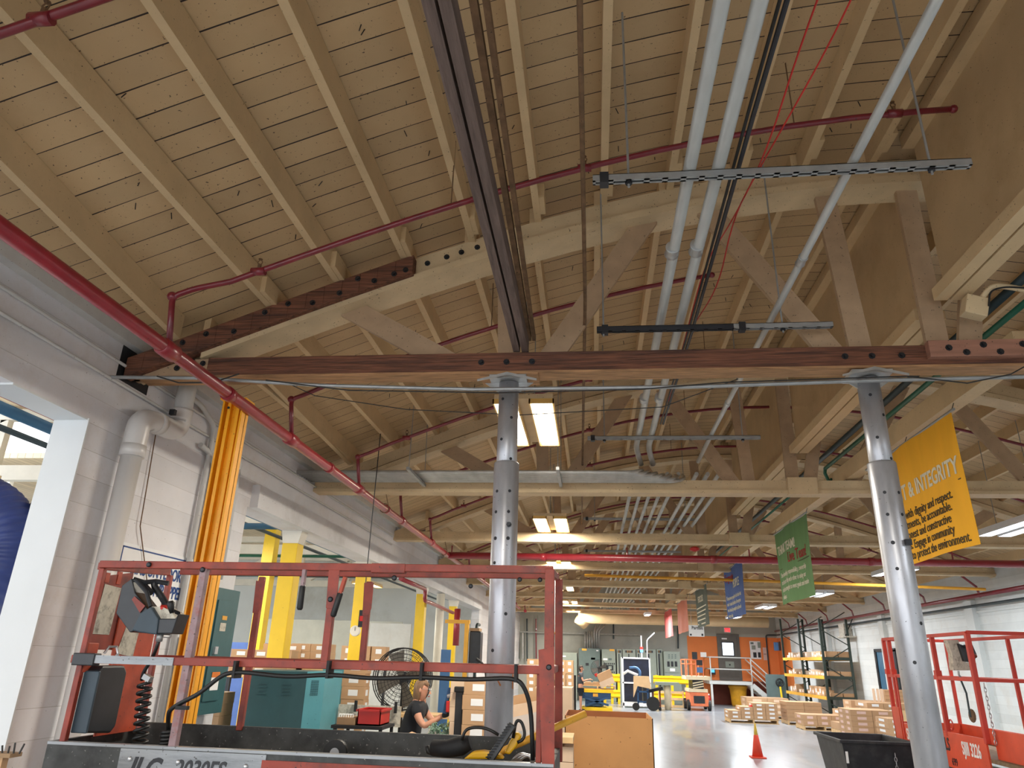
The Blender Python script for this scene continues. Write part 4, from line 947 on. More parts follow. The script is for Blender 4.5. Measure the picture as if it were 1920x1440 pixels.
for k in (-1, 1): mb.tube([hc+Vector((.1, k*.035+.02*math.cos(a), .012+.018*math.sin(a))) for a in [2*pi*i/10 for i in range(11)]], .0025, 5)
mb.tube([hc+Vector((.1, -.05, .015)), hc+Vector((.01, -.082, .015))], .002, 5); mb.build('safety_glasses', 'steel_bright', t)
# person in blue behind, mostly hidden
t = thing('person', 'person in a bright blue shirt standing in the annex behind the yellow post', 'person', (-3.62, 12.4, 0)); q = at(659, 1300, Y=12.4); x0 = q.x
NB = [((x0, 12.4, .95), (.12, .15)), ((x0, 12.4, 1.2), (.11, .15)), ((x0, 12.4, 1.38), (.1, .15)), ((x0, 12.4, 1.47), .05)]+head_nodes((x0+.05, 12.35, 1.62)); eb = chain(*range(8))
for s in (-1, 1):
    i = len(NB); NB += [((x0+.0, 12.4+s*.18, 1.36), .05), ((x0+.05, 12.4+s*.2, 1.12), .04), ((x0+.2, 12.4+s*.15, 1.02), .032)]; eb += [(2, i)]+chain(i, i+1, i+2)
    i = len(NB); NB += [((x0, 12.4+s*.09, .8), .08), ((x0, 12.4+s*.1, .45), .06), ((x0, 12.4+s*.1, .06), .045)]; eb += [(0, i)]+chain(i, i+1, i+2)
skin('body', NB, eb, 'skin', t)
skin('shirt', [((x0, 12.4, .98), (.14, .18)), ((x0, 12.4, 1.2), (.13, .17)), ((x0, 12.4, 1.38), (.12, .17)), ((x0, 12.22, 1.34), .07), ((x0+.03, 12.2, 1.2), .06), ((x0, 12.58, 1.34), .07), ((x0+.03, 12.6, 1.2), .06)], [(0, 1), (1, 2), (2, 3), (3, 4), (2, 5), (5, 6)], 'banner_blue', t)
skin('trousers', [((x0, 12.4, .95), (.13, .16)), ((x0, 12.31, .78), .09), ((x0, 12.3, .45), .07), ((x0, 12.3, .1), .06), ((x0, 12.49, .78), .09), ((x0, 12.5, .45), .07), ((x0, 12.5, .1), .06)], [(0, 1), (1, 2), (2, 3), (0, 4), (4, 5), (5, 6)], 'denim', t)
head(t, (x0+.05, 12.35, 1.62), (.5, -.8, 0), 'hair_dark', 1.0, 0, False)
# press and goods in front of the woman
t = thing('bench_press', 'black upright bench press with blue lever in front of the woman', 'press', (-1.6, 9.0, 0))
MB().box(-1.6, -1.51, 8.85, 8.95, 0, 1.54).build('column', 'black_plastic', t, bevel=.01)
MB().box(-1.61, -1.46, 8.8, 8.95, 1.52, 1.58).build('head', 'black_matt', t, bevel=.01)
MB().cyl((-1.7, 8.88, 1.47), (-1.58, 8.88, 1.5), .02).build('spindle', 'steel_bright', t)
MB().bar((-1.74, 8.96, 1.28), (-1.69, 8.96, 1.56), .03, .045, (1, 0, 0)).build('lever', 'blue_steel', t, bevel=.004)
MB().cbox((-1.67, 8.9, 1.36), (.08, .06, .12)).build('guard', 'red_plastic', t, bevel=.01)
MB().box(-2.0, -1.4, 8.9, 9.5, 1.0, 1.04).build('bench_plate', 'steel_bright', t)
rr_ = random.Random(3)
mb = MB()
for k in range(90): mb.cbox((-1.74+rr_.uniform(-.16, .16), 8.98+rr_.uniform(-.1, .1), 1.05+rr_.uniform(0, .13)), (rr_.uniform(.02, .07), .01, rr_.uniform(.01, .04)), Matrix.Rotation(rr_.uniform(0, 3), 3, 'Y') @ Matrix.Rotation(rr_.uniform(0, 3), 3, 'Z'))
o = mb.build('scrap_pile', 'scrap_green'); tag(o, 'pale green pile of small metal scraps before the woman', 'scrap', kind='stuff')
# carton column beside the middle post
for k in range(11): place_carton(-1.45+random.uniform(-.008, .008), 8.5, .0+.151*k, .32, .3, .15, 'tan carton with white label in the column left of the middle post', 'cartons left of the middle post')
for k in range(11): place_carton(-1.66+random.uniform(-.008, .008), 8.86, .0+.151*k, .3, .3, .15, 'pale carton in the second column behind the labelled cartons', 'pale cartons left of the middle post', body='carton_end', label=None)
# flat cartons in front
t = thing('flat_carton_layer', 'wide layer of flat tan cartons on a stand in front of the woman', 'cartons', (-1.6, 7.2, 1.0))
o = at(735, 1385, Y=7.0)
MB().box(-1.98, -1.22, 6.9, 7.6, 1.1, 1.17).build('carton_layer', 'cardboard', t); MB().box(-1.98, -1.22, 6.88, 7.62, 1.06, 1.1).build('stand_top', 'dark_steel', t)
for x in (-1.96, -1.26): MB().box(x, x+.03, 6.9, 6.93, 0, 1.06).build('leg', 'dark_steel', t)
for x in (-1.94, -1.7, -1.45): MB().box(x, x+.12, 6.897, 6.9, 1.12, 1.15).build('label', 'paper', t)
MB().prism([(-1.8, 7.1, 1.17), (-1.5, 7.05, 1.17), (-1.58, 7.3, 1.17), (-1.72, 7.3, 1.21)], (0, 0, .02)).build('flap', 'cardboard', t)
t = thing('safety_goggles', 'blue-white goggles lying on the flat cartons', 'goggles', (-1.42, 7.1, 1.18)); MB().ball((-1.4, 7.08, 1.195), (.05, .025, .02)).build('lens', 'blue_sign', t, smooth=True); MB().tube([(-1.45, 7.08, 1.19), (-1.5, 7.12, 1.18), (-1.46, 7.18, 1.18)], .006, 6).build('strap', 'black_matt', t)
# timber frames and hanging control boxes near the header end
t = thing('timber_stand', 'light timber stand carrying a dark machine head behind the fan', 'stand', (-3.0, 14.0, 0))
a = at(835, 1165, Y=13); b = at(876, 1165, Y=13); zt = a.z
MB().bar((a.x, 13, zt), (b.x+.05, 13, zt), .06, .06).build('top_rail', 'rack_beam', t); MB().bar((b.x, 13, 0), (b.x, 13, zt), .07, .07, (1, 0, 0)).build('upright', 'rack_beam', t)
MB().box(b.x+.05, b.x+.25, 13, 13.3, zt-.75, zt-.15).build('machine_head', 'black_plastic', t, bevel=.02); MB().box(b.x+.05, b.x+.22, 13, 13.3, zt-.15, zt-.1).build('cap', 'cardboard_dark', t)
MB().tube([(b.x+.2, 12.95, zt-.6), (b.x+.35, 12.95, zt-.7), (b.x+.42, 12.95, zt-1.1)], .02, 8, smoothpts=.1).build('cable', 'black_rubber', t)
o = MB().box(*sorted((at(827, 1225, Y=12).x, at(845, 1225, Y=12).x)), 12, 12.03, 0, at(835, 1218, Y=12).z).build('blue_panel', 'blue_sign'); tag(o, 'blue plastic panel right of the big fan', 'panel')
p = at(893, 1130, X=-3.9)
o = MB().tube([(-3.9, 25.5, 2.95), (-3.9, 24.9, 2.95), (-3.9, 24.9, 0)], .05, 10, smoothpts=.2).build('black_pipe', 'dark_pipe', smooth=True); tag(o, 'black pipe dropping at the far end of the left wall', 'pipe')
# ------------------------------------------------------------------ foreground platform of the scissor lift
YN, YR = 4.3, 5.05
x0, x1 = -3.1, -.25
t = thing('scissor_lift', 'worn red scissor lift platform with grey side plate in the foreground', 'scissor lift', (-1.7, 4.7, .9))
def tubebar(p, q, s=.042, m='jlg_red', name='rail'): return MB().bar(p, q, s, s, (0, 0, 1) if abs(Vector(q).x-Vector(p).x)+abs(Vector(q).y-Vector(p).y) > .3 else (1, 0, 0)).build(name, m, t, bevel=.004)
tubebar((x0, YN, 2.385), (x1+.02, YN, 2.395), .044, name='top_rail')
tubebar((x0+.1, YR, 2.425), (x1+.02, YR, 2.44), .04, name='top_rail')
tubebar((x0, YN, 2.375), (x0, YR, 2.42), .045, name='top_rail')
MB().box(x0-.02, x0+.62, YN-.03, YN-.022, 1.805, 1.85).build('rail_cover', 'jlg_grey', t)
tubebar((x0-.04, YN, 1.825), (x1, YN, 1.845), .046, name='mid_rail')
tubebar((x0, YR, 1.84), (x1, YR, 1.85), .03, name='mid_rail')
tubebar((x1, YN, 2.385), (x1, YR, 2.43), .04, name='top_rail'); tubebar((x1, YN, 1.84), (x1, YR, 1.85), .04, name='mid_rail')
tubebar((-2.4, YN, 1.36), (-2.4, YN, 2.37), .044, 'jlg_worn', 'post')
tubebar((x1, YN, 1.3), (x1, YN, 2.4), .055, name='post'); tubebar((x1+.02, YR, 1.3), (x1+.02, YR, 2.42), .05, name='post'); tubebar((x1-.055, YN+.02, 1.3), (x1-.055, YN+.02, 1.84), .03, name='post')
for x in (-2.37, ): tubebar((x, YR, 1.4), (x, YR, 2.4), .04, name='post')
tubebar((-1.56, YN, 1.84), (-1.56, YN, 2.36), .044, name='post'); tubebar((-1.57, YR, 1.85), (-1.57, YR, 2.38), .04, name='post')
tubebar((x0+.02, YN, 1.36), (x0+.02, YN, 2.36), .035, name='post'); tubebar((x0+.02, YR, 1.36), (x0+.02, YR, 2.4), .035, name='post')
for x, y in ((-1.56, YN), (-1.57, YR), (-2.37, YR)):
    MB().prism([(x-.032, y-.028, 2.37), (x+.036, y-.028, 2.37), (x+.036, y-.028, 2.2), (x+.02, y-.028, 2.15), (x-.022, y-.028, 2.15)], (0, .008, 0)).build('hinge_plate', 'jlg_red', t)
for x, z, y in ((-2.4, 2.36, YN), (-1.56, 2.2, YN), (-1.18, 2.33, YN), (x1, 1.86, YN), (-2.76, 2.385, YN), (-.84, 2.36, YR), (-.5, 2.41, YR), (-.36, 2.41, YR)):
    MB().lathe((x, y-.026, z), [(.016, 0), (.016, -.008), (.009, -.012)], 10, (0, 1, 0)).build('bolt', 'dark_steel', t, smooth=True)
MB().prism([(x1-.06, YN-.032, 1.95), (x1+.03, YN-.032, 1.97), (x1+.035, YN-.032, 1.3), (x1-.03, YN-.032, 1.3)], (0, .006, 0)).build('corner_plate', 'jlg_red', t)
MB().box(-1.33, -1.12, YN-.026, YN+.024, 2.36, 2.415).build('rail_sleeve', 'jlg_red', t, bevel=.004)
# drop handles
def handle(x, z, ang, m2='jlg_worn'):
    h = MB(); d = Vector((-math.sin(ang), 0, -math.cos(ang))); p = Vector((x, YN-.035, z))
    h.bar(p, p+d*.1, .022, .03, (0, 1, 0)); a = h.build('latch_arm', m2, t, bevel=.003)
    g = MB().tube([p+d*.09, p+d*.1, p+d*.225, p+d*.235], [.013, .018, .018, .012], 12).build('grip', 'black_rubber', a, smooth=True)
handle(-1.74, 2.37, .0); handle(-1.48, 2.33, .22, 'jlg_orange')
# end panel on the left
PX = x0+.01
mb = MB(); mb.prism([(PX, YN+.0, 1.93), (PX, YN+.02, 2.3), (PX, YN+.1, 2.33), (PX, 4.62, 2.37), (PX, 4.66, 1.88), (PX, YN+.1, 1.88)], (.008, 0, 0)); mb.build('end_plate', 'jlg_red', t)
mb = MB(); mb.prism([(PX+.012, 4.56, 1.38), (PX+.012, 4.98, 1.38), (PX+.012, 4.98, 2.12), (PX+.012, 4.56, 2.28)], (.008, 0, 0)); mb.build('end_plate', 'jlg_orange', t)
for k, (y, zz) in enumerate(((4.34, 2.34), (4.46, 2.36))): MB().box(PX, PX+.012, y, y+.04, 2.28, zz).build('bracket', 'jlg_orange', t)
MB().prism([(PX+.009, 4.33, 1.97), (PX+.009, 4.35, 2.27), (PX+.009, 4.52, 2.26), (PX+.009, 4.5, 1.97)], (.002, 0, 0)).build('warning_decal', 'grubby_paper', t)
MB().prism([(PX+.021, 4.6, 1.86), (PX+.021, 4.66, 2.1), (PX+.021, 4.8, 2.1), (PX+.021, 4.78, 1.84)], (.002, 0, 0)).build('instruction_decal', 'grubby_paper', t)
MB().box(PX, PX+.03, YN+.0, YN+.1, 1.75, 1.92).build('corner_gusset', 'jlg_orange', t, bevel=.006)
MB().tube([(PX+.04, 4.45, 1.86), (PX+.05, 4.47, 1.9), (PX+.08, 4.5, 1.9), (PX+.1, 4.5, 1.86), (PX+.08, 4.48, 1.8)], .009, 8).build('hook', 'steel_bright', t)
# manual storage box
mb = MB(); mb.prism([(PX+.02, 4.34, 1.42), (PX+.02, 4.34, 1.76), (PX+.02, 4.37, 1.79), (PX+.02, 4.58, 1.79), (PX+.02, 4.62, 1.75), (PX+.02, 4.62, 1.44), (PX+.02, 4.58, 1.4)], (.09, 0, 0)); mb.build('storage_box', 'black_plastic', t, bevel=.012)
MB().box(PX+.02, PX+.12, 4.325, 4.345, 1.42, 1.76).build('box_lid', 'charcoal_blue', t, bevel=.006)
MB().box(x0-.02, x0+.12, YN-.04, YN+.03, 1.79, 1.86).build('clamp', 'black_plastic', t, bevel=.006)
# deck
MB().box(x0-.04, x1+.02, YN-.02, YR+.02, 1.16, 1.2).build('deck', 'deck_dust', t)
MB().box(x0-.04, x1+.02, YR-.0, YR+.03, 1.18, 1.425).build('toe_board', 'jlg_dark', t, bevel=.003)
MB().box(x0-.05, x0-.02, YN, YR, 1.15, 1.38).build('toe_board', 'jlg_dark', t); MB().box(x1+.0, x1+.03, YN, YR, 1.15, 1.38).build('toe_board', 'jlg_dark', t)
MB().box(x0-.05, x1+.03, YN-.04, YN+.01, 1.365, 1.38).build('side_lip', 'jlg_grey', t)
MB().box(x0-.05, x1+.03, YN-.036, YN-.02, 1.0, 1.366).build('side_plate', 'jlg_dark', t)
MB().box(-2.69, -1.82, YN-.042, YN-.036, 1.0, 1.362).build('side_cover', 'jlg_grey', t, bevel=.002)
MB().box(-1.84, x1, YN-.046, YN-.036, 1.0, 1.335).build('red_cover', 'jlg_red', t)
for x, z in ((-2.62, 1.31), (-2.33, 1.305), (-1.93, 1.3)): MB().ball((x, YN-.043, z), .014, 10, 6).build('rivet', 'steel_bright', t, smooth=True)
text('JLG', .15, 'ink_black', FRONT((-2.62, YN-.044, 1.215)), t, bold=.03, shear=.3, sx=.82)
text('2030ES', .125, 'ink_black', FRONT((-2.35, YN-.044, 1.23)), t, bold=.02, shear=.25, sx=.8)
MB().prism([(-1.78, YN-.048, 1.2), (-1.64, YN-.048, 1.31), (-1.5, YN-.048, 1.2)], (0, .002, 0)).build('warning_mark', 'ink_black', t)
text('CAUTION', .05, 'jlg_orange', FRONT((-1.74, YN-.05, 1.215)), t, bold=.02)
# scissor stack and chassis under the deck
MB().box(-2.75, -.6, 4.36, 4.99, .35, .75).build('chassis', 'jlg_orange', t, bevel=.01)
for k in range(2):
    for y in (4.4, 4.95):
        MB().bar((-2.7, y, .75+k*.18), (-.65, y, .93+k*.18), .03, .08).build('scissor_arm', 'jlg_grey', t); MB().bar((-2.7, y, .93+k*.18), (-.65, y, .75+k*.18), .03, .08).build('scissor_arm', 'jlg_grey', t)
for x in (-2.4, -.95):
    for y in (4.36, 4.99): MB().lathe((x, y-.06, .2), [(.2, 0), (.2, .12)], 20, (0, 1, 0)).build('wheel', 'black_rubber', t)
# the control box hanging on the end panel
c = thing('control_box', 'battered black control box with red stop button hung on the red end panel', 'control box', (-2.82, 4.42, 2.2))
# lie in a tilted frame: u toward right-down, v up
P = lambda px, py, Y: at(px, py, Y=Y)
def pp(L, Y, d): return [P(a, b, Y) for a, b in L], (0, d, 0)
a, e = pp([(247, 1084), (228, 1098), (217, 1150), (243, 1186), (262, 1180), (282, 1148), (253, 1110)], 4.3, .14); MB().prism(a, e).build('back_shell', 'black_plastic', c, bevel=.006)
a, e = pp([(246, 1182), (262, 1150), (283, 1137), (297, 1160), (293, 1190), (262, 1186)], 4.26, .16); MB().prism(a, e).build('front_shell', 'charcoal_blue', c, bevel=.008)
a, e = pp([(295, 1160), (328, 1160), (335, 1150), (322, 1188), (291, 1188)], 4.27, .13); MB().prism(a, e).build('button_housing', 'black_plastic', c, bevel=.006)
a, e = pp([(283, 1137), (297, 1160), (329, 1160), (322, 1148), (305, 1138)], 4.29, .14); MB().prism(a, e).build('control_face', 'grubby_paper', c)
mb = MB(); mb.tube([P(255, 1087, 4.3), P(275, 1110, 4.29), P(283, 1137, 4.28)], .013, 8); mb.build('guard_frame', 'black_plastic', c)
mb = MB(); mb.tube([P(288, 1088, 4.38), P(290, 1100, 4.38), P(305, 1122, 4.38), P(318, 1145, 4.36), P(333, 1152, 4.34)], .02, 10); mb.build('guard_frame', 'black_plastic', c)
mb = MB(); mb.tube([P(250, 1086, 4.3), P(270, 1092, 4.33), P(292, 1090, 4.38), P(316, 1094, 4.4)], .015, 8); mb.tube([P(283, 1112, 4.32), P(270, 1098, 4.34)], .02, 8); mb.build('mounting_bracket', 'black_plastic', c)
a, e = pp([(247, 1124), (252, 1118), (272, 1136), (262, 1149)], 4.29, .006); MB().prism(a, e).build('decal', 'jlg_red', c)
q = P(306, 1147, 4.32); MB().lathe(q, [(.016, 0), (.016, .012), (.026, .014), (.026, .03), (.02, .036)], 14, (.2, -.3, 1)).build('stop_button', 'red_plastic', c, smooth=True)
q = P(322, 1150, 4.3); MB().lathe(q, [(.012, 0), (.018, .03), (.024, .06), (.012, .075)], 12, (-.2, -.2, 1)).build('joystick', 'black_rubber', c, smooth=True)
MB().tube([P(301, 1188, 4.32), P(298, 1202, 4.33)], .02, 12).build('cable_gland', 'strut_steel', c, smooth=True)
# coiled cables
o = thing('coiled_cable', 'black coiled cable hanging from the control box', 'cable', (-2.75, 4.45, 1.6))
MB().tube([P(298, 1200, 4.33), P(292, 1220, 4.34), P(281, 1242, 4.38), P(268, 1262, 4.4), P(266, 1275, 4.42)], .011, 8, smoothpts=.05).build('lead', 'black_rubber', o, smooth=True)
MB().cbox(P(277, 1271, 4.4), (.05, .04, .03), Matrix.Rotation(.4, 3, 'Y')).build('connector', 'strut_steel', o)
MB().helix(P(272, 1280, 4.42), P(262, 1400, 4.42), .037, .0095, 8.5, 8, 16).build('coil', 'black_rubber', o, smooth=True)
o = thing('coiled_cable', 'black coiled cable standing beside the worn post on the platform', 'cable', (-2.5, 4.5, 1.4))
MB().helix(P(317, 1370, 4.42), P(312, 1398, 4.42), .035, .011, 4, 8, 16).build('coil', 'black_rubber', o, smooth=True)
hs = [P(316, 1372, 4.42), P(315, 1345, 4.36), P(318, 1330, 4.3), P(345, 1315, 4.25), P(375, 1300, 4.25), P(410, 1270, 4.25), P(430, 1261, 4.25), P(460, 1260, 4.25), P(540, 1270, 4.25), P(618, 1264, 4.25), P(700, 1273, 4.25), P(790, 1269, 4.25), P(880, 1275, 4.25), P(967, 1270, 4.25), P(985, 1290, 4.26), P(996, 1330, 4.3), P(999, 1425, 4.34)]
MB().tube(hs, .0125, 10, smoothpts=.12).build('hose', 'black_rubber', o, smooth=True)
for px, py in ((440, 1258), (615, 1258), (790, 1262), (967, 1265)):
    q = P(px, py, 4.25); MB().box(q.x-.008, q.x+.008, 4.235, 4.33, q.z-.04, q.z+.055).build('cable_tie', 'black_matt', o)
q = P(342, 1327, 4.25); MB().cbox(q, (.07, .03, .02)).build('cable_tie', 'black_matt', o)
# things on the deck
o = thing('tape_roll', 'dark roll lying at the back of the platform deck', 'roll', P(625, 1404, 4.85)); q = P(627, 1412, 4.85)
MB().lathe(q, [(.075, 0), (.075, .05)], 20, (0, 1, 0)).build('roll', 'black_rubber', o, smooth=True); MB().lathe(q+Vector((0, -.003, 0)), [(.03, 0), (.03, .003)], 14, (0, 1, 0)).build('hub', 'steel_bright', o)
o = thing('band_saw', 'yellow and black portable band saw lying at the right end of the platform', 'band saw', P(920, 1415, 4.6))
a, e = pp([(868, 1424), (885, 1410), (905, 1408), (935, 1414), (945, 1424)], 4.55, .09); MB().prism(a, e).build('motor_housing', 'dewalt_yellow', o, bevel=.012)
a, e = pp([(945, 1412), (955, 1390), (968, 1372), (978, 1380), (968, 1400), (955, 1416)], 4.58, .06); MB().prism(a, e).build('wheel_cover', 'dewalt_yellow', o, bevel=.01)
MB().bar(P(918, 1425, 4.5), P(962, 1358, 4.52), .045, .06, (0, 1, 0)).build('blade_guard', 'black_plastic', o, bevel=.005)
mb = MB()
for i in range(14):
    f = i/13; q = P(918+44*f-6, 1425-67*f, 4.46); mb.cbox(q, (.03, .006, .006))
mb.build('blade_ribs', 'black_matt', o)
MB().tube([P(962, 1384, 4.56), P(968, 1350, 4.56), P(978, 1352, 4.56), P(985, 1375, 4.56), P(980, 1388, 4.56), P(970, 1392, 4.56)], .009, 8, smoothpts=.03).build('handle', 'black_rubber', o, smooth=True)
MB().tube([P(866, 1388, 4.6), P(872, 1368, 4.6), P(890, 1363, 4.6), P(915, 1366, 4.6), P(935, 1378, 4.6)], .009, 8, smoothpts=.05).build('power_cord', 'black_rubber', o, smooth=True)
o = thing('tool_sleeve', 'black cylindrical tool bag lying beside the yellow band saw', 'tool bag', P(850, 1405, 4.7))
MB().tube([P(812, 1402, 4.75), P(840, 1404, 4.72), P(865, 1398, 4.7), P(882, 1392, 4.7)], [.045, .05, .055, .04], 16).build('body', 'black_matt', o, smooth=True)
MB().tube([P(801, 1398, 4.75), P(803, 1410, 4.75), P(812, 1415, 4.75), P(816, 1400, 4.75)], .014, 8).build('cuff', 'black_rubber', o, smooth=True)
o = MB().tube([P(925, 1416, 4.72), P(1098, 1338, 4.9)], .021, 12).build('wooden_pole', 'rack_beam', smooth=True); tag(o, 'yellow-brown wooden pole sticking out over the right end of the platform', 'pole')
o = thing('clear_hose', 'coil of grey tubing behind the band saw on the deck', 'hose', P(985, 1420, 4.8)); 
for k in range(3): MB().tube([P(960+k*6, 1428, 4.8), P(975+k*5, 1412+k*2, 4.8), P(995+k*3, 1418, 4.8), P(998+k*3, 1432, 4.8)], .01, 8, smoothpts=.04).build('loop', 'steel_bright', o, smooth=True)
o = thing('shelf_rack', 'rusty steel shelf frame behind the platform in front of the flat cartons', 'frame', (-1.55, 5.9, 1.2))
MB().bar(P(735, 1393, 5.6), P(1000, 1400, 5.6), .02, .03).build('top_bar', 'rust', o); MB().bar(P(728, 1406, 5.6), P(860, 1410, 5.6), .015, .015).build('bar', 'rust', o)
q = P(737, 1390, 5.6); MB().bar(q, (q.x, 5.6, 0), .02, .02, (1, 0, 0)).build('leg', 'dark_steel', o)
# ------------------------------------------------------------------ open gaylord box on a pallet
t = thing('bulk_box', 'large open cardboard bulk box in the centre foreground', 'cardboard box', (.18, 11.2, 0))
X0, X1, Y0, Y1, zt, zb = -.4, .78, 10.62, 11.85, 1.2, .14
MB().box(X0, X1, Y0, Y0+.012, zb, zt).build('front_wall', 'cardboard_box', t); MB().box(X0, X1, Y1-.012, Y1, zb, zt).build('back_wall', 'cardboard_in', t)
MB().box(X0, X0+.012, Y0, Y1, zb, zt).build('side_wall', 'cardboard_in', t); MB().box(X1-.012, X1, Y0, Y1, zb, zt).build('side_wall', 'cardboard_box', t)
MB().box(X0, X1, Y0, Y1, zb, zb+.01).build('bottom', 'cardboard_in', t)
pallet(X0-.06, Y0-.05, 1.3, 1.3, 'wooden pallet under the large open bulk box')
# yellow crate edge left of it
t = thing('yellow_crate', 'column of yellow stacked crates between the platform and the bulk box', 'crate', (-.62, 10.3, 0))
for k in range(8): MB().box(-.66, -.47, 10.3, 10.7, .2+k*.11, .27+k*.11).build('crate_edge', 'rack_beam', t); MB().box(-.66, -.63, 10.3, 10.7, .27+k*.11, .31+k*.11).build('crate_foot', 'rack_beam', t)
# tan bulk box and leaning flat cartons further back
t = thing('bulk_box', 'tall tan cardboard sleeve standing behind the platform corner', 'cardboard box', (-.25, 14, 0)); a = at(1045, 1290, Y=14); b = at(1073, 1290, Y=14)
MB().box(a.x-.4, b.x, 14, 14.8, .1, b.z).build('sleeve', 'carton_end', t)
t = thing('folded_carton', 'large tan cartons leaning behind the right of the middle post', 'cardboard', (-.6, 9.6, 0))
a, e = pp([(962, 1305), (1000, 1297), (1012, 1282), (1018, 1345), (962, 1352)], 9.6, .02); MB().prism(a, e).build('sheet', 'cardboard', t)
a, e = pp([(962, 1322), (1016, 1312), (1020, 1360), (962, 1362)], 9.5, .02); MB().prism(a, e).build('sheet', 'carton_end', t)
a, e = pp([(962, 1345), (1018, 1332), (1020, 1366), (962, 1372)], 9.4, .015); MB().prism(a, e).build('plastic_wrap', 'wrap_plastic', t)
o = MB().box(-.75, -.25, 9.2, 9.8, 1.0, 1.06).build('workbench', 'pallet_wood'); tag(o, 'pale bench top behind the middle post', 'bench')
for k in range(6): place_carton(-.7, 9.25, .0+.16*k, .45, .4, .155, 'pale carton under the bench behind the middle post', 'cartons under the pale bench', body='carton_end', label=None)
# ------------------------------------------------------------------ banners hung from the long beam
BX = 3.4
def banner(y0, y1, z0, z1, m, lab, ph=0):
    """cloth from near edge y0 to far edge y1, facing the left wall"""
    t = thing('banner', lab, 'banner', (BX, y0, z1))
    w = lambda p: Vector((p.x+.018*math.sin(p.y*3.1+ph)+.012*math.sin(p.z*2+p.y*5+ph), p.y, p.z))
    mb = MB(); nx, nz = 24, 12
    for side in (0, 1):
        for i in range(nx+1):
            for j in range(nz+1):
                p = w(Vector((BX, y0+(y1-y0)*i/nx, z0+(z1-z0)*j/nz))); p.x += side*.003; mb.v.append(tuple(p))
    o = (nx+1)*(nz+1)
    for i in range(nx):
        for j in range(nz):
            a = i*(nz+1)+j; q = (a, a+1, a+nz+2, a+nz+1); mb.f.append(q); mb.f.append(tuple(v+o for v in reversed(q)))
    for i in range(nx):
        for j in (0, nz): a = i*(nz+1)+j; mb.f.append((a, a+nz+1, a+nz+1+o, a+o))
    for j in range(nz):
        for i in (0, nx): a = i*(nz+1)+j; mb.f.append((a, a+1, a+1+o, a+o))
    mb.build('cloth', m, t, smooth=False)
    MB().cyl((BX, y0-.06, z1+.005), (BX, y1+.06, z1+.005), .014).build('top_rod', 'strut_steel', t)
    for y in (y0, (y0+y1)/2, y1): MB().tube([(BX, y, z1), (BX+.02, y, z1+.04), (BX+.04, y, 4.286)], .004, 5).build('hook', 'dark_steel', t)
    return t, w
def btext(t, w, s, size, m, y, z, **k):
    text(s, size, m, LEFTF((BX-.004, y, z)), t, warp=w, ext=.002, **k)
ya, yb = 6.76, 8.95
t, w = banner(ya, yb, 2.96, 4.2, 'banner_yellow', 'large golden yellow banner with white heading at the right', .4)
btext(t, w, 'RESPECT & INTEGRITY', .225, 'ink_grey', 6.82, 3.63, bold=.02, sx=.84, align='RIGHT')
MB().prism([w(Vector((BX-.005, 8.8, 3.565))), w(Vector((BX-.005, 6.82, 3.565))), w(Vector((BX-.005, 6.82, 3.575))), w(Vector((BX-.005, 8.8, 3.575)))], (.003, 0, 0)).build('rule', 'ink_dark', t)
for k, s in enumerate(('with dignity and respect.', 'commitments, be accountable.', 'be honest and constructive', 'others. Engage in community', 'to protect the environment.')):
    btext(t, w, s, .125, 'ink_dark', [7.0, 7.05, 7.1, 7.08, 6.86][k], 3.43-.106*k, bold=.006, sx=.9, align='RIGHT')
gy0, gy1 = 11.75, 13.85
t, w = banner(gy0, gy1, 2.94, 4.2, 'banner_green', 'green banner hanging between the blue and yellow banners', 2.0)
btext(t, w, 'THINK TEAM!', .215, 'ink_grey', gy1-.1, 3.8, bold=.02, sx=.93)
btext(t, w, 'Live Team!', .25, 'ink_red', gy1-.87, 3.59, bold=.01, sx=.86)
MB().prism([w(Vector((BX-.005, gy1-.1, 3.54))), w(Vector((BX-.005, gy0+.1, 3.54))), w(Vector((BX-.005, gy0+.1, 3.55))), w(Vector((BX-.005, gy1-.1, 3.55)))], (.003, 0, 0)).build('rule', 'ink_dark', t)
for k, s in enumerate(('Share knowledge, responsibility, ownership', 'and success. Help each other in using our', 'collective strengths to meet goals and resolve', 'challenges.')): btext(t, w, s, .115, 'ink_grey', gy1-.12, 3.4-.125*k, sx=.8, bold=.006)
by0, by1 = at(1400, 1150, X=BX).y, at(1365, 1150, X=BX).y
t, w = banner(by0, by1, 2.97, 4.15, 'banner_blue', 'blue banner hanging beyond the green banner', 1.0)
sc = (by1-by0)/2.1
btext(t, w, 'Engaging', .26, 'ink_red', by1-.1, 3.86, bold=.01, sx=sc*.9)
btext(t, w, 'PEOPLE', .26, 'ink_grey', by1-.8*sc, 3.66, bold=.02, sx=sc*.95)
for k, s in enumerate(('Empower people to do their best', 'and value the ideas of everyone', 'we lead by example in all we do', 'every day.')): btext(t, w, s, .13, 'ink_grey', by1-.1, 3.42-.14*k, sx=sc*.95, bold=.008)
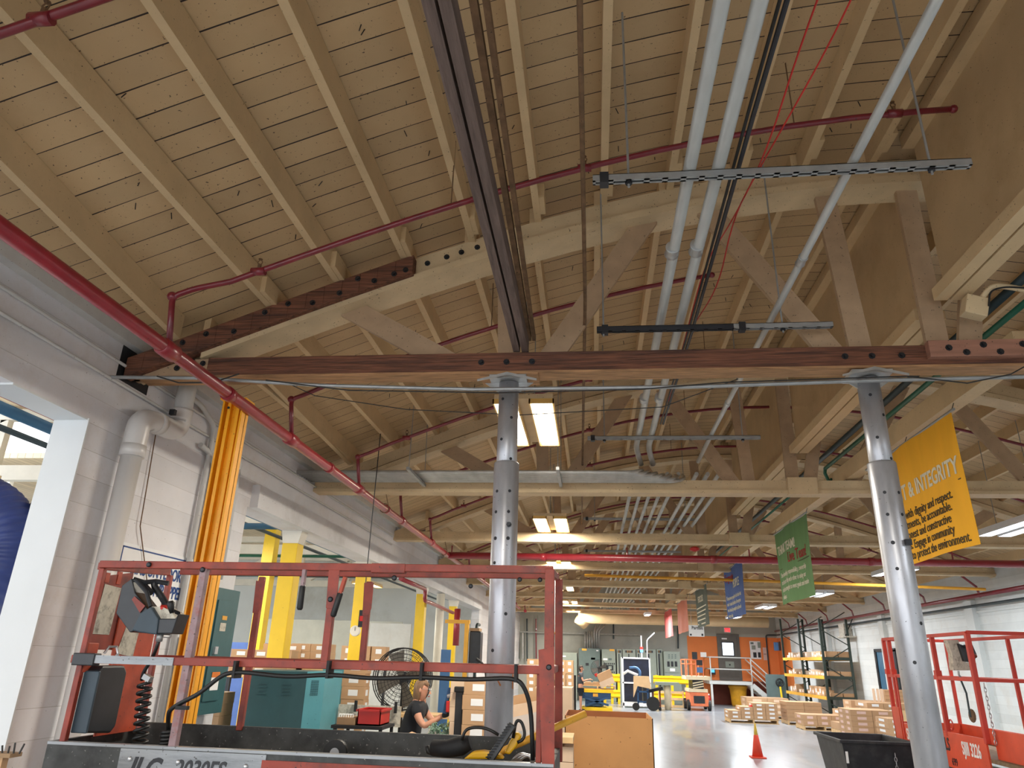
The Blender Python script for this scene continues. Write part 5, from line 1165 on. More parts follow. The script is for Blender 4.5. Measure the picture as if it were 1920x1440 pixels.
for (pa, pb, m, lab, nln) in (((1330), (1308), 'banner_dark', 'dark grey-green banner hanging beyond the blue banner', 'FOCUS'), (1290, 1271, 'banner_salmon', 'salmon banner hanging beyond the dark banner', ''), (1260, 1245, 'banner_red', 'faded red banner, the farthest of the hanging row', '')):
    a, b = at(pa, 1160, X=BX).y, at(pb, 1160, X=BX).y; sc = (b-a)/2.1
    t, w = banner(a, b, 3.0, 4.15, m, lab, a)
    if nln: btext(t, w, nln, .26, 'ink_grey', b-.4, 3.75, bold=.02, sx=sc)
    for k in range(5 if nln else 0): MB().prism([w(Vector((BX-.006, b-.1*sc, 3.55-.12*k))), w(Vector((BX-.006, a+(.2+.13*k)*sc, 3.55-.12*k))), w(Vector((BX-.006, a+(.2+.13*k)*sc, 3.585-.12*k))), w(Vector((BX-.006, b-.1*sc, 3.585-.12*k)))], (.003, 0, 0)).build('text_line', 'ink_grey', t)
# hanging paper sign
Y = 27.0; a = at(1291, 1172, Y=Y); b = at(1321, 1194, Y=Y)
t = thing('hanging_sign', 'white hanging sign with the word Partials before the orange wall', 'sign', (a.x, Y, b.z))
MB().box(a.x, b.x, Y, Y+.02, b.z, a.z).build('board', 'paper', t); text('Partials', (a.z-b.z)*.42, 'ink_black', FRONT((a.x+.1, Y-.004, b.z+.24)), t, bold=.01, sx=.85)
MB().box(b.x-.1, b.x-.04, Y-.003, Y, b.z+.03, b.z+.1).build('mark', 'ink_black', t); MB().box(a.x+.03, a.x+.09, Y-.003, Y, b.z+.03, b.z+.09).build('mark', 'ink_black', t)
for x in (a.x+.1, b.x-.1): MB().cyl((x, Y+.01, a.z), (x, Y+.01, 4.3), .006).build('hanger_wire', 'strut_steel', t)
# ------------------------------------------------------------------ end wall: switchgear, conduits
FY = YF
def fb(t, name, m, x0, y0, x1, y1, Y, d=.02, bevel=0):
    a = at(x0, y0, Y=Y); b = at(x1, y1, Y=Y); return MB().box(min(a.x, b.x), max(a.x, b.x), Y, Y+d, min(a.z, b.z), max(a.z, b.z)).build(name, m, t, bevel=bevel)
def cab(x0, y0, x1, lab, m, Y=39.6, d=1.1):
    a = at(x0, y0, Y=Y); b = at(x1, y0, Y=Y)
    t = thing('switchgear_cabinet', lab, 'electrical cabinet', (a.x, Y, 0)); MB().box(a.x, b.x-.03, Y, Y+d, 0, a.z).build('body', m, t, bevel=.02); return t, a, b
t, a, b = cab(1048, 1223, 1083, 'pale electrical cabinet at the left of the switchgear row', 'panel_grey'); fb(t, 'label', 'paper', 1051, 1229, 1061, 1232, 39.58)
t, a, b = cab(1085, 1215, 1126, 'dark green-grey switchgear cabinet behind the worker', 'panel_slate')
for q in ((1091, 1216, 1100, 1220, 'rack_beam'), (1108, 1233, 1116, 1237, 'paper'), (1118, 1219, 1122, 1221, 'paper')): fb(t, 'label', q[4], *q[:4], 39.58)
fb(t, 'door', 'panel_slate', 1091, 1223, 1123, 1320, 39.58); fb(t, 'meter', 'dark_steel', 1098, 1243, 1104, 1248, 39.56)
t, a, b = cab(1128, 1217, 1155, 'grey switchgear cabinet with breaker panel beside the black curtained booth', 'panel_grey')
fb(t, 'label', 'rack_beam', 1143, 1217, 1152, 1221, 39.58); fb(t, 'label', 'paper', 1131, 1234, 1139, 1238, 39.58); fb(t, 'display', 'panel_slate', 1141, 1234, 1147, 1238, 39.58)
for k in range(6): fb(t, 'breaker', 'dark_steel', 1132+3.7*k, 1243, 1134+3.7*k, 1246, 39.57); fb(t, 'breaker', 'dark_steel', 1132+3.7*k, 1259, 1134+3.7*k, 1262, 39.57)
fb(t, 'breaker_panel', 'dark_steel', 1136, 1247, 1150, 1257, 39.57); fb(t, 'switch', 'panel_grey', 1141, 1249, 1147, 1255, 39.55)
for k, (xa, xb, n) in enumerate(((1156, 1167, 1), (1167, 1193, 2), (1193, 1204, 1), (1204, 1231, 2), (1231, 1243, 1))):
    t, a, b = cab(xa, 1217, xb, 'tall grey switchgear cabinet with vent slots behind the booth', 'panel_grey'); t['group'] = 'grey switchgear cabinets behind the booth'
    m = (xb-xa)
    fb(t, 'vent', 'dark_steel', xa+m*.2, 1219.5, xb-m*.25, 1224, 39.58)
    for j in range(3 if m > 15 else 1): fb(t, 'vent_bar', 'yellow_pipe', xa+m*(.35+.12*j), 1219.5, xa+m*(.35+.12*j)+.7, 1224, 39.57)
    fb(t, 'seam', 'dark_steel', xa+m*.5-.15, 1226, xa+m*.5+.15, 1300, 39.585)
t, a, b = cab(1244, 1221, 1276, 'wide pale switchgear cabinet with three dark meters beside the orange wall', 'panel_grey', 39.3)
for k in range(3):
    fb(t, 'meter', 'dark_steel', 1251+7*k, 1240, 1256+7*k, 1250, 39.28, bevel=.02)
    for j in range(3): fb(t, 'vent', 'panel_slate', 1253+6*k, 1227+3*j, 1256+6*k, 1228.5+3*j, 39.28)
fb(t, 'notice', 'paper', 1256, 1253, 1266, 1259, 39.28); fb(t, 'door_seam', 'panel_slate', 1247, 1261, 1275, 1261.6, 39.28)
for k in range(7):
    x = 1097+4.3*k; a = at(x, 1182, Y=40.4); b = at(x, 1214, Y=40.4); top = at(x+(0 if k < 4 else (k-3)*5), 1182 if k < 4 else 1168, Y=40.4)
    o = MB().tube([(b.x, 40.4, b.z-.2), (a.x, 40.4, a.z-.05)]+([(top.x, 40.4, top.z)] if k >= 4 else []), .045, 8).build('riser_conduit', 'conduit', smooth=True); tag(o, 'pale conduit rising from the dark switchgear on the end wall', 'conduit', 'conduits rising from the switchgear')
a = at(960, 1184, Y=40.5); b = at(1205, 1191, Y=40.5); o = MB().tube([a, b], .035, 8).build('wall_conduit', 'conduit'); tag(o, 'long pale conduit across the grey end wall', 'conduit')
for k, (x, y0_, y1_, m) in enumerate(((988, 1160, 1240, 'dark_pipe'), (1005, 1160, 1235, 'red_pipe'), (972, 1160, 1235, 'dark_pipe'), (980, 1187, 1235, 'conduit'), (1150, 1160, 1198, 'dark_pipe'), (1271, 1170, 1216, 'dark_pipe'))):
    a = at(x, y0_, Y=40.6); b = at(x+.5, y1_, Y=40.6); o = MB().tube([a, b], .04, 8).build('wall_pipe', m); tag(o, ['dark pipe left on the grey end wall', 'dark red pipe on the grey end wall', 'leftmost dark pipe on the grey end wall', 'pale pipe on the grey end wall beside the dark pipe', 'short dark drop pipe above the switchgear', 'dark conduit running down to the wide switchgear cabinet'][k], 'pipe')
t = thing('air_duct', 'cream insulated duct elbow under the last truss by the end wall', 'duct', at(1100, 1160, Y=38)); a = at(1085, 1157, Y=38); b = at(1440, 1172, Y=38)
MB().tube([a, (b.x, 38, a.z)], .3, 16).build('duct', 'cream_joist', t, smooth=True); MB().tube([a, a+Vector((.4, .2, -.3))], .33, 16).build('end_bell', 'cream_joist', t, smooth=True)
# door, sign, boards on the orange wall
d0 = at(1348, 1193, Y=FY-.05); d1 = at(1384, 1275, Y=FY-.05); lz = 1.16
mb = MB(); mb.box(d0.x, d1.x+.1, FY-.06, FY, lz, d0.z); o = struct(mb, 'door_1', 'door_grey', 'grey metal door with a bright window above the landing', 'door')
fb(o, 'window_frame', 'dark_steel', 1352, 1203, 1378, 1231, FY-.075); fb(o, 'window_pane', 'daylight_glass', 1354, 1205, 1376, 1229, FY-.085)
fb(o, 'label', 'paper', 1353, 1196, 1363, 1199, FY-.07); fb(o, 'notice', 'panel_grey', 1360, 1240, 1377, 1252, FY-.075); fb(o, 'notice_mark', 'ink_black', 1367, 1245, 1370, 1248, FY-.08)
mb = MB(); mb.box(d0.x-.12, d0.x, FY-.08, FY, lz, d0.z+.12); mb.box(d1.x+.1, d1.x+.22, FY-.08, FY, lz, d0.z+.12); mb.box(d0.x, d1.x+.1, FY-.08, FY, d0.z, d0.z+.12); mb.build('door_frame', 'door_grey', o)
t = thing('exit_sign', 'small red lit EXIT sign above the grey door', 'exit sign', at(1364, 1181, Y=FY-.1)); fb(t, 'housing', 'paper', 1357, 1176.5, 1370.5, 1186, FY-.1, .08); e0 = at(1359, 1184.5, Y=FY-.12); fb(t, 'face', 'exit_red', 1358.5, 1177.5, 1369, 1185, FY-.11)
text('EXIT', .17, 'paper', FRONT((e0.x, FY-.118, e0.z)), t, bold=.02, sx=.7)
t = thing('notice_board', 'white notice board with photographs on the orange wall', 'notice board', at(1418, 1230, Y=FY-.05)); fb(t, 'board', 'paper', 1405, 1202, 1428, 1236, FY-.05)
for q in ((1407, 1204, 1413, 1208, 'panel_slate'), (1420, 1204, 1427, 1215, 'panel_grey'), (1412, 1223, 1419, 1233, 'ink_black'), (1421, 1223, 1427, 1233, 'ink_black'), (1409, 1210, 1417, 1218, 'panel_grey')): fb(t, 'posted_sheet', q[4], *q[:4], FY-.06)
t = thing('notice_sheet', 'narrow pale notice right of the notice board', 'notice', at(1434, 1230, Y=FY-.05)); fb(t, 'sheet', 'carton_pink', 1430, 1214, 1439, 1238, FY-.05); fb(t, 'line', 'ink_dark', 1432, 1226, 1437, 1227, FY-.06)
t = thing('time_clock', 'blue-screened time clock on the orange wall beside the railing', 'time clock', at(1337, 1258, Y=FY-.3)); fb(t, 'body', 'ink_black', 1331, 1252, 1342, 1265, FY-.3, .2, .02); fb(t, 'screen', 'screen_blue', 1333, 1254, 1340, 1261, FY-.31)
t = thing('wall_phone', 'blue control box high on the corner of the orange wall', 'control box', at(1458, 1210, Y=38.9)); fb(t, 'body', 'blue_sign', 1451, 1204, 1461, 1220, 38.9, .15, .02); fb(t, 'side_unit', 'black_plastic', 1461, 1203, 1465, 1220, 38.95, .2)
# landing, railing, stairs
t = thing('landing', 'white steel landing with railing and stairs at the orange wall', 'landing', (6.5, 39.5, 0))
lx0, lx1 = at(1347, 1280, Y=38.4).x-.35, at(1415, 1280, Y=38.4).x; ly = 38.9
MB().box(lx0, lx1, ly, FY-.02, 1.0, 1.15).build('platform', 'white_block', t)
for x in (lx0+.05, lx1-.1): MB().box(x, x+.1, ly+.02, ly+.12, 0, 1.0).build('leg', 'white_block', t)
mb = MB(); 
for z in (1.7, 2.25): mb.cyl((lx0+.1, ly+.03, z), (lx1, ly+.03, z), .03, 8)
for x in (lx0+.1, lx1): mb.cyl((x, ly+.03, 1.15), (x, ly+.03, 2.25), .03, 8)
mb.cyl((lx0+.1, ly+.03, 2.25), (lx0+.1, FY-.1, 2.25), .03, 8); mb.cyl((lx0+.1, ly+.03, 1.7), (lx0+.1, FY-.1, 1.7), .03, 8)
mb.build('railing', 'white_block', t, smooth=True)
sx1 = lx1+1.15
for y in (ly, FY-.5): MB().bar((lx1, y+.03, 1.0), (sx1, y+.03, .05), .05, .22).build('stringer', 'white_block', t)
for k in range(6): MB().box(lx1+.02+k*.18, lx1+.26+k*.18, ly, FY-.5, 1.0-.16*(k+1), 1.03-.16*(k+1)).build('step', 'white_block', t)
mb = MB()
for y in (ly+.03, FY-.5):
    for dz in (.55, 1.05): mb.cyl((lx1, y, 1.15+dz), (sx1, y, .1+dz), .028, 8)
    mb.cyl((sx1, y, .05), (sx1, y, 1.15), .028, 8)
mb.build('stair_rail', 'white_block', t)
t = thing('yellow_drum', 'yellow lidded drum under the landing', 'drum', (7.0, 39.6, 0)); c = at(1393, 1318, Y=38.6)
MB().lathe((c.x, 39.6, 0), [(.33, .0), (.36, .1), (.38, .45), (.42, .8), (.47, .86), (.47, .94), (.42, .96)], 20).build('body', 'drum_yellow', t, smooth=True); MB().lathe((c.x, 39.6, .96), [(.42, 0), (.3, .05), (.0, .06)], 20).build('lid', 'drum_yellow', t)
t = thing('extinguisher', 'small red-capped extinguisher at the foot of the landing leg', 'extinguisher', (lx0-.1, 38.7, 0)); MB().lathe((lx0-.12, 38.6, 0), [(.09, 0), (.09, .4), (.03, .5)], 12).build('tank', 'red_plastic', t, smooth=True); MB().box(lx0-.15, lx0-.09, 38.57, 38.63, .5, .56).build('valve', 'paper', t)
# ------------------------------------------------------------------ goods before the end wall
def guard(xa, xb, Y, lab):
    a = at(xa, 1300, Y=Y).x; b = at(xb, 1300, Y=Y).x; t = thing('guard_rail', lab, 'guard rail', (a, Y, 0))
    for z in (.28, .98):
        prof = [(0, 0), (-.06, .05), (-.06, .1), (0, .15), (0, .2), (-.06, .25), (-.06, .3), (0, .35)]
        mb = MB(); mb.prism([(a, Y+y, z+h) for y, h in prof]+[(a, Y+.03, z+.35), (a, Y+.03, z)], (b-a, 0, 0)); mb.build('beam', 'safety_yellow', t)
    for x in (a+.1, (a+b)/2, b-.12): MB().box(x, x+.12, Y+.03, Y+.14, 0, 1.35).build('post', 'safety_yellow', t)
guard(1226, 1292, 37.6, 'double yellow guard rail in front of the switchgear, right of the booth')
guard(1128, 1163, 37.6, 'double yellow guard rail between the blue lift table and the booth')
p = at(1245, 1330, Z=0); pl = thing('pallet', 'pallet standing on edge before the yellow guard rail', 'pallet', (3.0, 36.2, 0))
for z in (.02, .4, .75): MB().box(2.95, 4.1, 36.2, 36.22, z*.8, z*.8+.1).build('deck_board', 'pallet_wood', pl)
for x in (2.95, 3.5, 4.05): MB().box(x, x+.06, 36.22, 36.32, 0, .72).build('stringer', 'pallet_wood', pl)
# booth with black curtain
Y = 35.0; a = at(1166, 1232, Y=Y); b = at(1222, 1326, Y=Y)
t = thing('curtain_booth', 'booth with white frame and black plastic curtain', 'booth', (a.x, Y, 0)); X0, X1, zt = a.x, b.x, a.z
for x in (X0, X1-.05): MB().box(x, x+.06, Y, Y+.06, 0, zt).build('frame_post', 'paper', t); MB().box(x, x+.06, Y+1, Y+1.06, 0, zt).build('frame_post', 'paper', t)
for z in (zt-.06, 1.0): MB().box(X0, X1, Y, Y+.06, z, z+.06).build('frame_rail', 'paper', t)
MB().box(X0+.06, X1-.05, Y+.03, Y+.05, 1.06, zt-.06).build('upper_curtain', 'curtain_black', t); MB().box(X0+.06, X0+.85, Y+.03, Y+.05, .25, 1.0).build('lower_curtain', 'curtain_black', t)
MB().box(X0, X1, Y+.0, Y+1.0, .08, .2).build('base', 'paper', t); MB().box(X0+.9, X1, Y+.02, Y+.9, .2, 1.0).build('side_panel', 'dark_steel', t)
for q in ((1168, 1205, 1190, 1206), ): pass
t2 = thing('robot_arm', 'white arm machine on a stand before the black curtain booth', 'machine', (a.x+.7, Y-.7, 0)); q = lambda px, py: at(px, py, Y=34.3)
MB().tube([q(1180, 1252), q(1193, 1251), q(1200, 1258), q(1200, 1275)], .055, 10, smoothpts=.1).build('arm', 'blue_sign', t2, smooth=True)
MB().tube([q(1168, 1264), q(1177, 1258), q(1196, 1266)], .06, 8).build('arm', 'paper', t2, smooth=True); MB().box(q(1175, 0).x, q(1205, 0).x, 34.1, 34.7, 1.0, 1.12).build('table', 'panel_grey', t2)
MB().cyl((q(1190, 0).x, 34.4, 0), (q(1190, 0).x, 34.4, 1.0), .14).build('column', 'lift_cream', t2, smooth=True)
t = thing('signal_tower', 'slim pole with red and blue signal lamp above the booth', 'signal lamp', (2.3, 36.3, 0)); q0 = at(1204, 1250, Y=36.3); q1 = at(1204, 1192, Y=36.3)
MB().cyl((q0.x, 36.3, 0), (q0.x, 36.3, q1.z), .03).build('pole', 'paper', t); zz = at(1204, 1218, Y=36.3).z; MB().cyl((q0.x, 36.3, zz-.12), (q0.x, 36.3, zz), .07).build('lamp', 'beacon_blue', t); MB().cyl((q0.x, 36.3, zz+.01), (q0.x, 36.3, zz+.12), .07).build('lamp', 'beacon_red', t)
o = MB().tube([at(1215, 1300, Y=35.4), at(1213, 1200, Y=35.4), at(1227, 1187, Y=35.4)], .03, 8, smoothpts=.1).build('bent_conduit', 'steel_bright'); tag(o, 'bent bright conduit rising above the booth', 'conduit')
t = thing('hand_truck', 'blue wheeled hand truck draped with a tan cloth', 'hand truck', (2.0, 33.6, 0)); c = at(1205, 1320, Y=33.6)
for x in (c.x-.22, c.x+.2): MB().box(x, x+.06, 33.5, 33.56, .1, 1.25).build('upright', 'blue_steel', t)
for z in (.3, .7, 1.15): MB().box(c.x-.2, c.x+.24, 33.5, 33.55, z, z+.06).build('cross_bar', 'blue_steel', t)
for x in (c.x-.3, c.x+.42): MB().lathe((x, 33.3, .28 if x > c.x else .15), [(.28 if x > c.x else .15, 0), (.28 if x > c.x else .15, .08)], 18, (0, 1, 0)).build('wheel', 'black_rubber', t)
MB().prism([(c.x-.35, 33.42, 1.35), (c.x+.3, 33.42, 1.35), (c.x+.38, 33.42, .85), (c.x-.2, 33.42, .95), (c.x-.38, 33.42, .5)], (0, .2, 0)).build('cloth', 'tan_cloth', t)
t = thing('belt_conveyor', 'black sloped stand right of the hand truck', 'stand', (2.7, 33.8, 0)); a = at(1212, 1297, Y=33.8); b = at(1242, 1290, Y=33.8)
MB().bar(a, b, .4, .12).build('top', 'black_matt', t)
for x in (b.x-.45, b.x-.15): MB().box(x, x+.06, 33.75, 33.82, 0, b.z-.1).build('leg', 'maroon_wall', t); MB().lathe((x, 33.7, .07), [(.07, 0), (.07, .05)], 10, (0, 1, 0)).build('wheel', 'black_rubber', t)
# blue lift table and worker
Y = 31.5; t = thing('lift_table', 'blue hydraulic lift table with yellow base and edge', 'lift table', (-.3, Y, 0)); a = at(1083, 1295, Y=Y); b = at(1150, 1295, Y=Y)
MB().box(a.x, b.x, Y, Y+1.2, a.z-.05, a.z+.07).build('table_edge', 'safety_yellow', t); MB().box(a.x+.15, b.x-.1, Y+.05, Y+1.1, a.z-.28, a.z-.05).build('frame', 'blue_steel', t)
MB().box(a.x+.3, b.x-.4, Y+.1, Y+1, .2, a.z-.28).build('scissor_body', 'blue_steel', t); MB().box(a.x+.15, b.x-.05, Y-.1, Y+1.2, .03, .16).build('base', 'safety_yellow', t)
for k in range(2): MB().bar((a.x+.3, Y+.02, .2+k*.3), (b.x-.2, Y+.02, .55-k*.3), .04, .08).build('scissor_arm', 'blue_steel', t)
MB().box((a.x+b.x)/2-.1, (a.x+b.x)/2+.1, Y-.01, Y, a.z-.2, a.z-.08).build('plate', 'rack_beam', t)
tz = a.z+.07
pl = pallet(a.x+.1, Y+.05, 1.45, 1.1, 'pallet lying on the blue lift table', z=tz)
for k in range(5): place_carton(a.x+.15+.16*k, Y+.1, tz+.14, .24, .4, .1+.04*(k % 2), 'flat tan carton on the pallet of the lift table', 'flat cartons on the lift table', label=None)
t = thing('tilted_carton', 'big tan and white carton tipped over on the lift table', 'carton', (b.x-.6, Y+.3, tz+.3))
R_ = Matrix.Rotation(-.42, 3, 'Y'); c = at(1134, 1271, Y=Y+.3)
MB().cbox(c+Vector((0, 0, .09)), (.6, .6, .3), R_).build('upper_box', 'cardboard', t); MB().cbox(c-Vector((-.08, 0, .17)), (.6, .6, .24), R_).build('lower_box', 'carton_end', t); MB().cbox(c-Vector((.35, .1, -.1)), (.12, .2, .12), R_).build('red_wrap', 'red_plastic', t)
fan(at(1123, 1255, Y=34.5).x, 34.5, at(1120, 1253, Y=34.5).z, .36, 'distant black caged fan behind the tilted carton')
Y = 31.2; wx = at(1090, 1290, Y=Y).x-.03
t = thing('person', 'distant person in a dark shirt and shorts standing at the blue lift table', 'person', (wx, Y, 0))
hc = Vector((wx+.04, Y-.03, 1.6))
N = [((wx, Y, .95), (.12, .14)), ((wx, Y, 1.15), (.11, .13)), ((wx, Y, 1.32), (.12, .14)), ((wx, Y, 1.42), (.08, .1)), ((wx+.02, Y, 1.48), .05)]+head_nodes(hc, .98)
E_ = chain(*range(9))
for s in (-1, 1):
    i = len(N); N += [((wx+.02, Y+s*.17, 1.38), .05), ((wx+.1, Y+s*.2-.05, 1.14), .04), ((wx+.33, Y+s*.12-.1, 1.2), .03)]; E_ += [(3, i)]+chain(i, i+1, i+2)
    i = len(N); N += [((wx, Y+s*.09, .8), .085), ((wx, Y+s*.1, .48), .058), ((wx, Y+s*.1, .1), .042), ((wx+.08, Y+s*.1, .04), .04)]; E_ += [(0, i)]+chain(i, i+1, i+2, i+3)
skin('body', N, E_, 'skin', t)
skin('shirt', [((wx, Y, .92), (.15, .17)), ((wx, Y, 1.15), (.135, .155)), ((wx, Y, 1.33), (.135, .16)), ((wx+.01, Y, 1.42), (.09, .11)), ((wx+.02, Y-.17, 1.37), .07), ((wx+.07, Y-.2, 1.22), .062), ((wx+.02, Y+.17, 1.37), .07), ((wx+.07, Y+.2, 1.22), .062)], [(0, 1), (1, 2), (2, 3), (3, 4), (4, 5), (3, 6), (6, 7)], 'shirt_slate', t)
skin('shorts', [((wx, Y, .92), (.14, .16)), ((wx, Y-.09, .78), .1), ((wx, Y-.1, .55), .085), ((wx, Y+.09, .78), .1), ((wx, Y+.1, .55), .085)], [(0, 1), (1, 2), (0, 3), (3, 4)], 'shirt_black', t)
for s in (-.1, .1): MB().ball((wx+.05, Y+s, .05), (.13, .05, .05)).build('shoe', 'shoe', t, smooth=True)
head(t, hc, (1, -.5, 0), 'hair_dark', .98, -.1, False)
for s in (-1, 1):
    n_, e_ = hand_nodes((wx+.33, Y+s*.12-.1, 1.2), (1, 0, .1), (0, 0, 1), (0, -s, 0), .5); skin('hand', n_, e_, 'skin', t, sub=1)
# stacks of cartons left of the worker
pallet(-2.4, 26.8, 1.4, 1.2, 'pallet under the far brown carton block behind the middle post')
stack(-2.35, 26.85, .14, 4, 1, 8, .32, .5, .22, 'brown carton in the far block just right of the middle post', 'cartons in the far block by the middle post', body='cardboard', faces='F')
stack(at(1047, 1250, Y=26).x, 26, 0, 2, 1, 9, .25, .6, .21, 'brown carton in the tall block right of the red corner post', 'cartons in the block by the corner post', faces='F')
o = at(1075, 1300, Y=29); t = thing('black_post', 'black padded post beside the worker', 'post', (o.x, 29, 0)); MB().box(o.x-.05, o.x+.1, 29, 29.2, 0, at(1075, 1266, Y=29).z).build('pad', 'black_matt', t)
t = thing('air_hose', 'yellow and blue air hose hanging beside the red corner post', 'hose', at(1046, 1190, Y=20)); q = lambda px, py: at(px, py, Y=20)
MB().tube([q(1040, 1186), q(1047, 1190), q(1049, 1200)], .04, 8).build('hose', 'drum_yellow', t); MB().tube([q(1049, 1200), q(1048, 1230)], .035, 8).build('hose', 'blue_pipe', t); MB().tube([q(1040, 1186), (q(1040, 1186).x, 20, arch(q(1040, 1186).x)+.46)], .02, 8).build('drop_pipe', 'conduit', t)
# ------------------------------------------------------------------ distant mobile lift
Y = 34.6; q = lambda px, py, yy=Y: at(px, py, Y=yy); a = q(1289, 1332); b = q(1336, 1332)
t = thing('mobile_lift', 'small orange and cream scissor lift parked before the orange wall', 'scissor lift', (a.x, Y, 0)); X0, X1 = a.x+.05, b.x-.05
MB().box(X0+.08, X1-.08, Y, Y+1.6, .18, .75).build('chassis', 'orange_lift', t, bevel=.04); MB().box(X0+.25, X1-.25, Y-.02, Y, .3, .6).build('front_panel', 'black_plastic', t)
MB().box(X0+.05, X1-.1, Y-.03, Y+1.5, .75, .88).build('top_cover', 'lift_cream', t); MB().box(X0+.25, X1-.25, Y+.1, Y+1.4, .88, 1.25).build('scissor_stack', 'dark_steel', t)
for k in range(3): MB().bar((X0+.25, Y+.05, .9+.1*k), (X1-.25, Y+.05, 1.0+.1*k), .03, .05).build('scissor_arm', 'lift_cream', t)
for x in (X0-.02, X1-.1): 
    for y in (Y-.05, Y+1.2): MB().lathe((x, y+.25, .22), [(.22, 0), (.22, .12)], 16, (1, 0, 0)).build('wheel', 'black_rubber', t, smooth=False)
zt = q(0, 1285).z; ztop = q(1300, 1237).z
MB().box(X0-.05, X1+.05, Y-.1, Y+1.6, 1.25, 1.4).build('platform', 'lift_cream', t)
mb = MB()
for z in (1.9, ztop):
    mb.cyl((X0-.05, Y-.08, z), (X1-.25, Y-.08, z), .025, 6); mb.cyl((X0-.05, Y+1.5, z), (X1-.25, Y+1.5, z), .025, 6); mb.cyl((X0-.05, Y-.08, z), (X0-.05, Y+1.5, z), .025, 6); mb.cyl((X1-.25, Y-.08, z), (X1-.25, Y+1.5, z), .025, 6)
for x in (X0-.05, X0+.2, X1-.55, X1-.25):
    for y in (Y-.08, Y+1.5): mb.cyl((x, y, 1.4), (x, y, ztop), .025, 6)
mb.build('guard_rail', 'orange_lift', t)
MB().box(X0+.28, X0+.5, Y-.12, Y-.02, 2.1, 2.4).build('control_box', 'black_plastic', t); MB().box(X0+.65, X0+.9, Y-.12, Y-.05, 2.2, 2.4).build('manual_box', 'paper', t)
for z in (1.55, 1.85): MB().box(X0+.45, X0+.7, Y-.12, Y-.09, z, z+.22).build('label', 'blue_sign' if z < 1.7 else 'ink_black', t)
# ------------------------------------------------------------------ pallet rack on the right
t = thing('pallet_rack', 'tall dark green pallet rack with amber beams along the right wall', 'pallet rack', (8.4, 31, 0))
RX0, RX1 = 8.35, 9.3; RY = (28.8, 31.7, 34.6)
RT = (3.6, 3.75, 3.9)
for i, y in enumerate(RY):
    for x in (RX0, RX1): MB().box(x-.04, x+.04, y-.04, y+.04, 0, RT[i]).build('upright', 'rack_green', t)
    mb = MB()
    for k in range(6):
        z0 = .2+k*.62; z1 = z0+.55
        if k % 2: mb.bar((RX0, y, z0), (RX1, y, z1), .03, .03)
        else: mb.bar((RX1, y, z0), (RX0, y, z1), .03, .03)
    mb.build('bracing', 'rack_green', t)
SZ = (.94, 1.63, 2.27)
for z in SZ:
    for i in (0, 1):
        for x in (RX0-.06, RX1): MB().box(x, x+.05, RY[i]+.04, RY[i+1]-.04, z-.11, z).build('beam', 'rack_beam', t)
        MB().box(RX0, RX1, RY[i]+.05, RY[i+1]-.05, z-.02, z).build('shelf_deck', 'rack_green', t)
for z in SZ: MB().box(RX0, RX1, RY[0]-.03, RY[0]+.03, z-.1, z).build('end_beam', 'rack_green', t)
rk = random.Random(11)
for zi, z in enumerate(SZ):
    y = RY[0]+.15
    while y < RY[2]-.6:
        w = rk.choice((.3, .4, .5)); h = rk.choice((.1, .14, .2)) if zi != 0 else rk.choice((.12, .2, .3))
        if abs(y+w/2-RY[1]) > .3 and rk.random() < .85:
            wide = rk.random() < .5
            place_carton(RX0+.02, y, z+.002, .5 if wide else .35, .3, h, 'small pale carton stored on the %s shelf of the pallet rack' % ('lowest', 'middle', 'top')[zi], 'cartons on the %s rack shelf' % ('lowest', 'middle', 'top')[zi], body='carton_end' if wide else 'cardboard', faces='L', tape=False)
        y += w*.85
    for k in range(2): place_carton(RX0+.1+.45*k, RY[0]+.02, z+.002, .42, .12, .12+.04*zi, 'tan carton at the near end of the %s rack shelf' % ('lowest', 'middle', 'top')[zi], 'end cartons on the %s rack shelf' % ('lowest', 'middle', 'top')[zi], label=None, tape=False)
# wall fittings behind the rack
mb = MB().box(XR-.03, XR-.005, 25.4, 27.0, 1.25, 2.45); o = struct(mb, 'window_1', 'blue_pipe', 'blue window in a dark frame on the right wall behind the rack', 'window'); mb = MB()
for q in ((25.3, 25.45), (26.2, 26.26), (26.95, 27.1)): mb.box(XR-.06, XR, *q, 1.2, 2.5)
mb.box(XR-.06, XR, 25.3, 27.1, 2.45, 2.55); mb.build('window_frame', 'dark_steel', o)
o = MB().box(8.0, 8.9, 37.0, 37.05, 0, 1.55).build('grey_panel', 'panel_slate'); tag(o, 'grey standing panel with black wheel emblem left of the pallet rack', 'panel')
q = at(1462, 1280, Y=36.9); t = thing('hose_reel', 'black round reel with yellow hose on the grey panel', 'hose reel', q)
MB().tube([q+Vector((.16*math.cos(a), 0, .16*math.sin(a))) for a in [2*pi*i/20 for i in range(21)]], .035, 8).build('reel', 'black_rubber', t)
for k in range(3): MB().bar(q+Vector((-.15*math.cos(k*pi/3), 0, -.15*math.sin(k*pi/3))), q+Vector((.15*math.cos(k*pi/3), 0, .15*math.sin(k*pi/3))), .02, .02, (0, 1, 0)).build('spoke', 'black_matt', t)
MB().tube([q+Vector((0, -.03, -.17)), Vector((q.x+.05, q.y-.03, .03))], .045, 8).build('hose', 'safety_yellow', t)
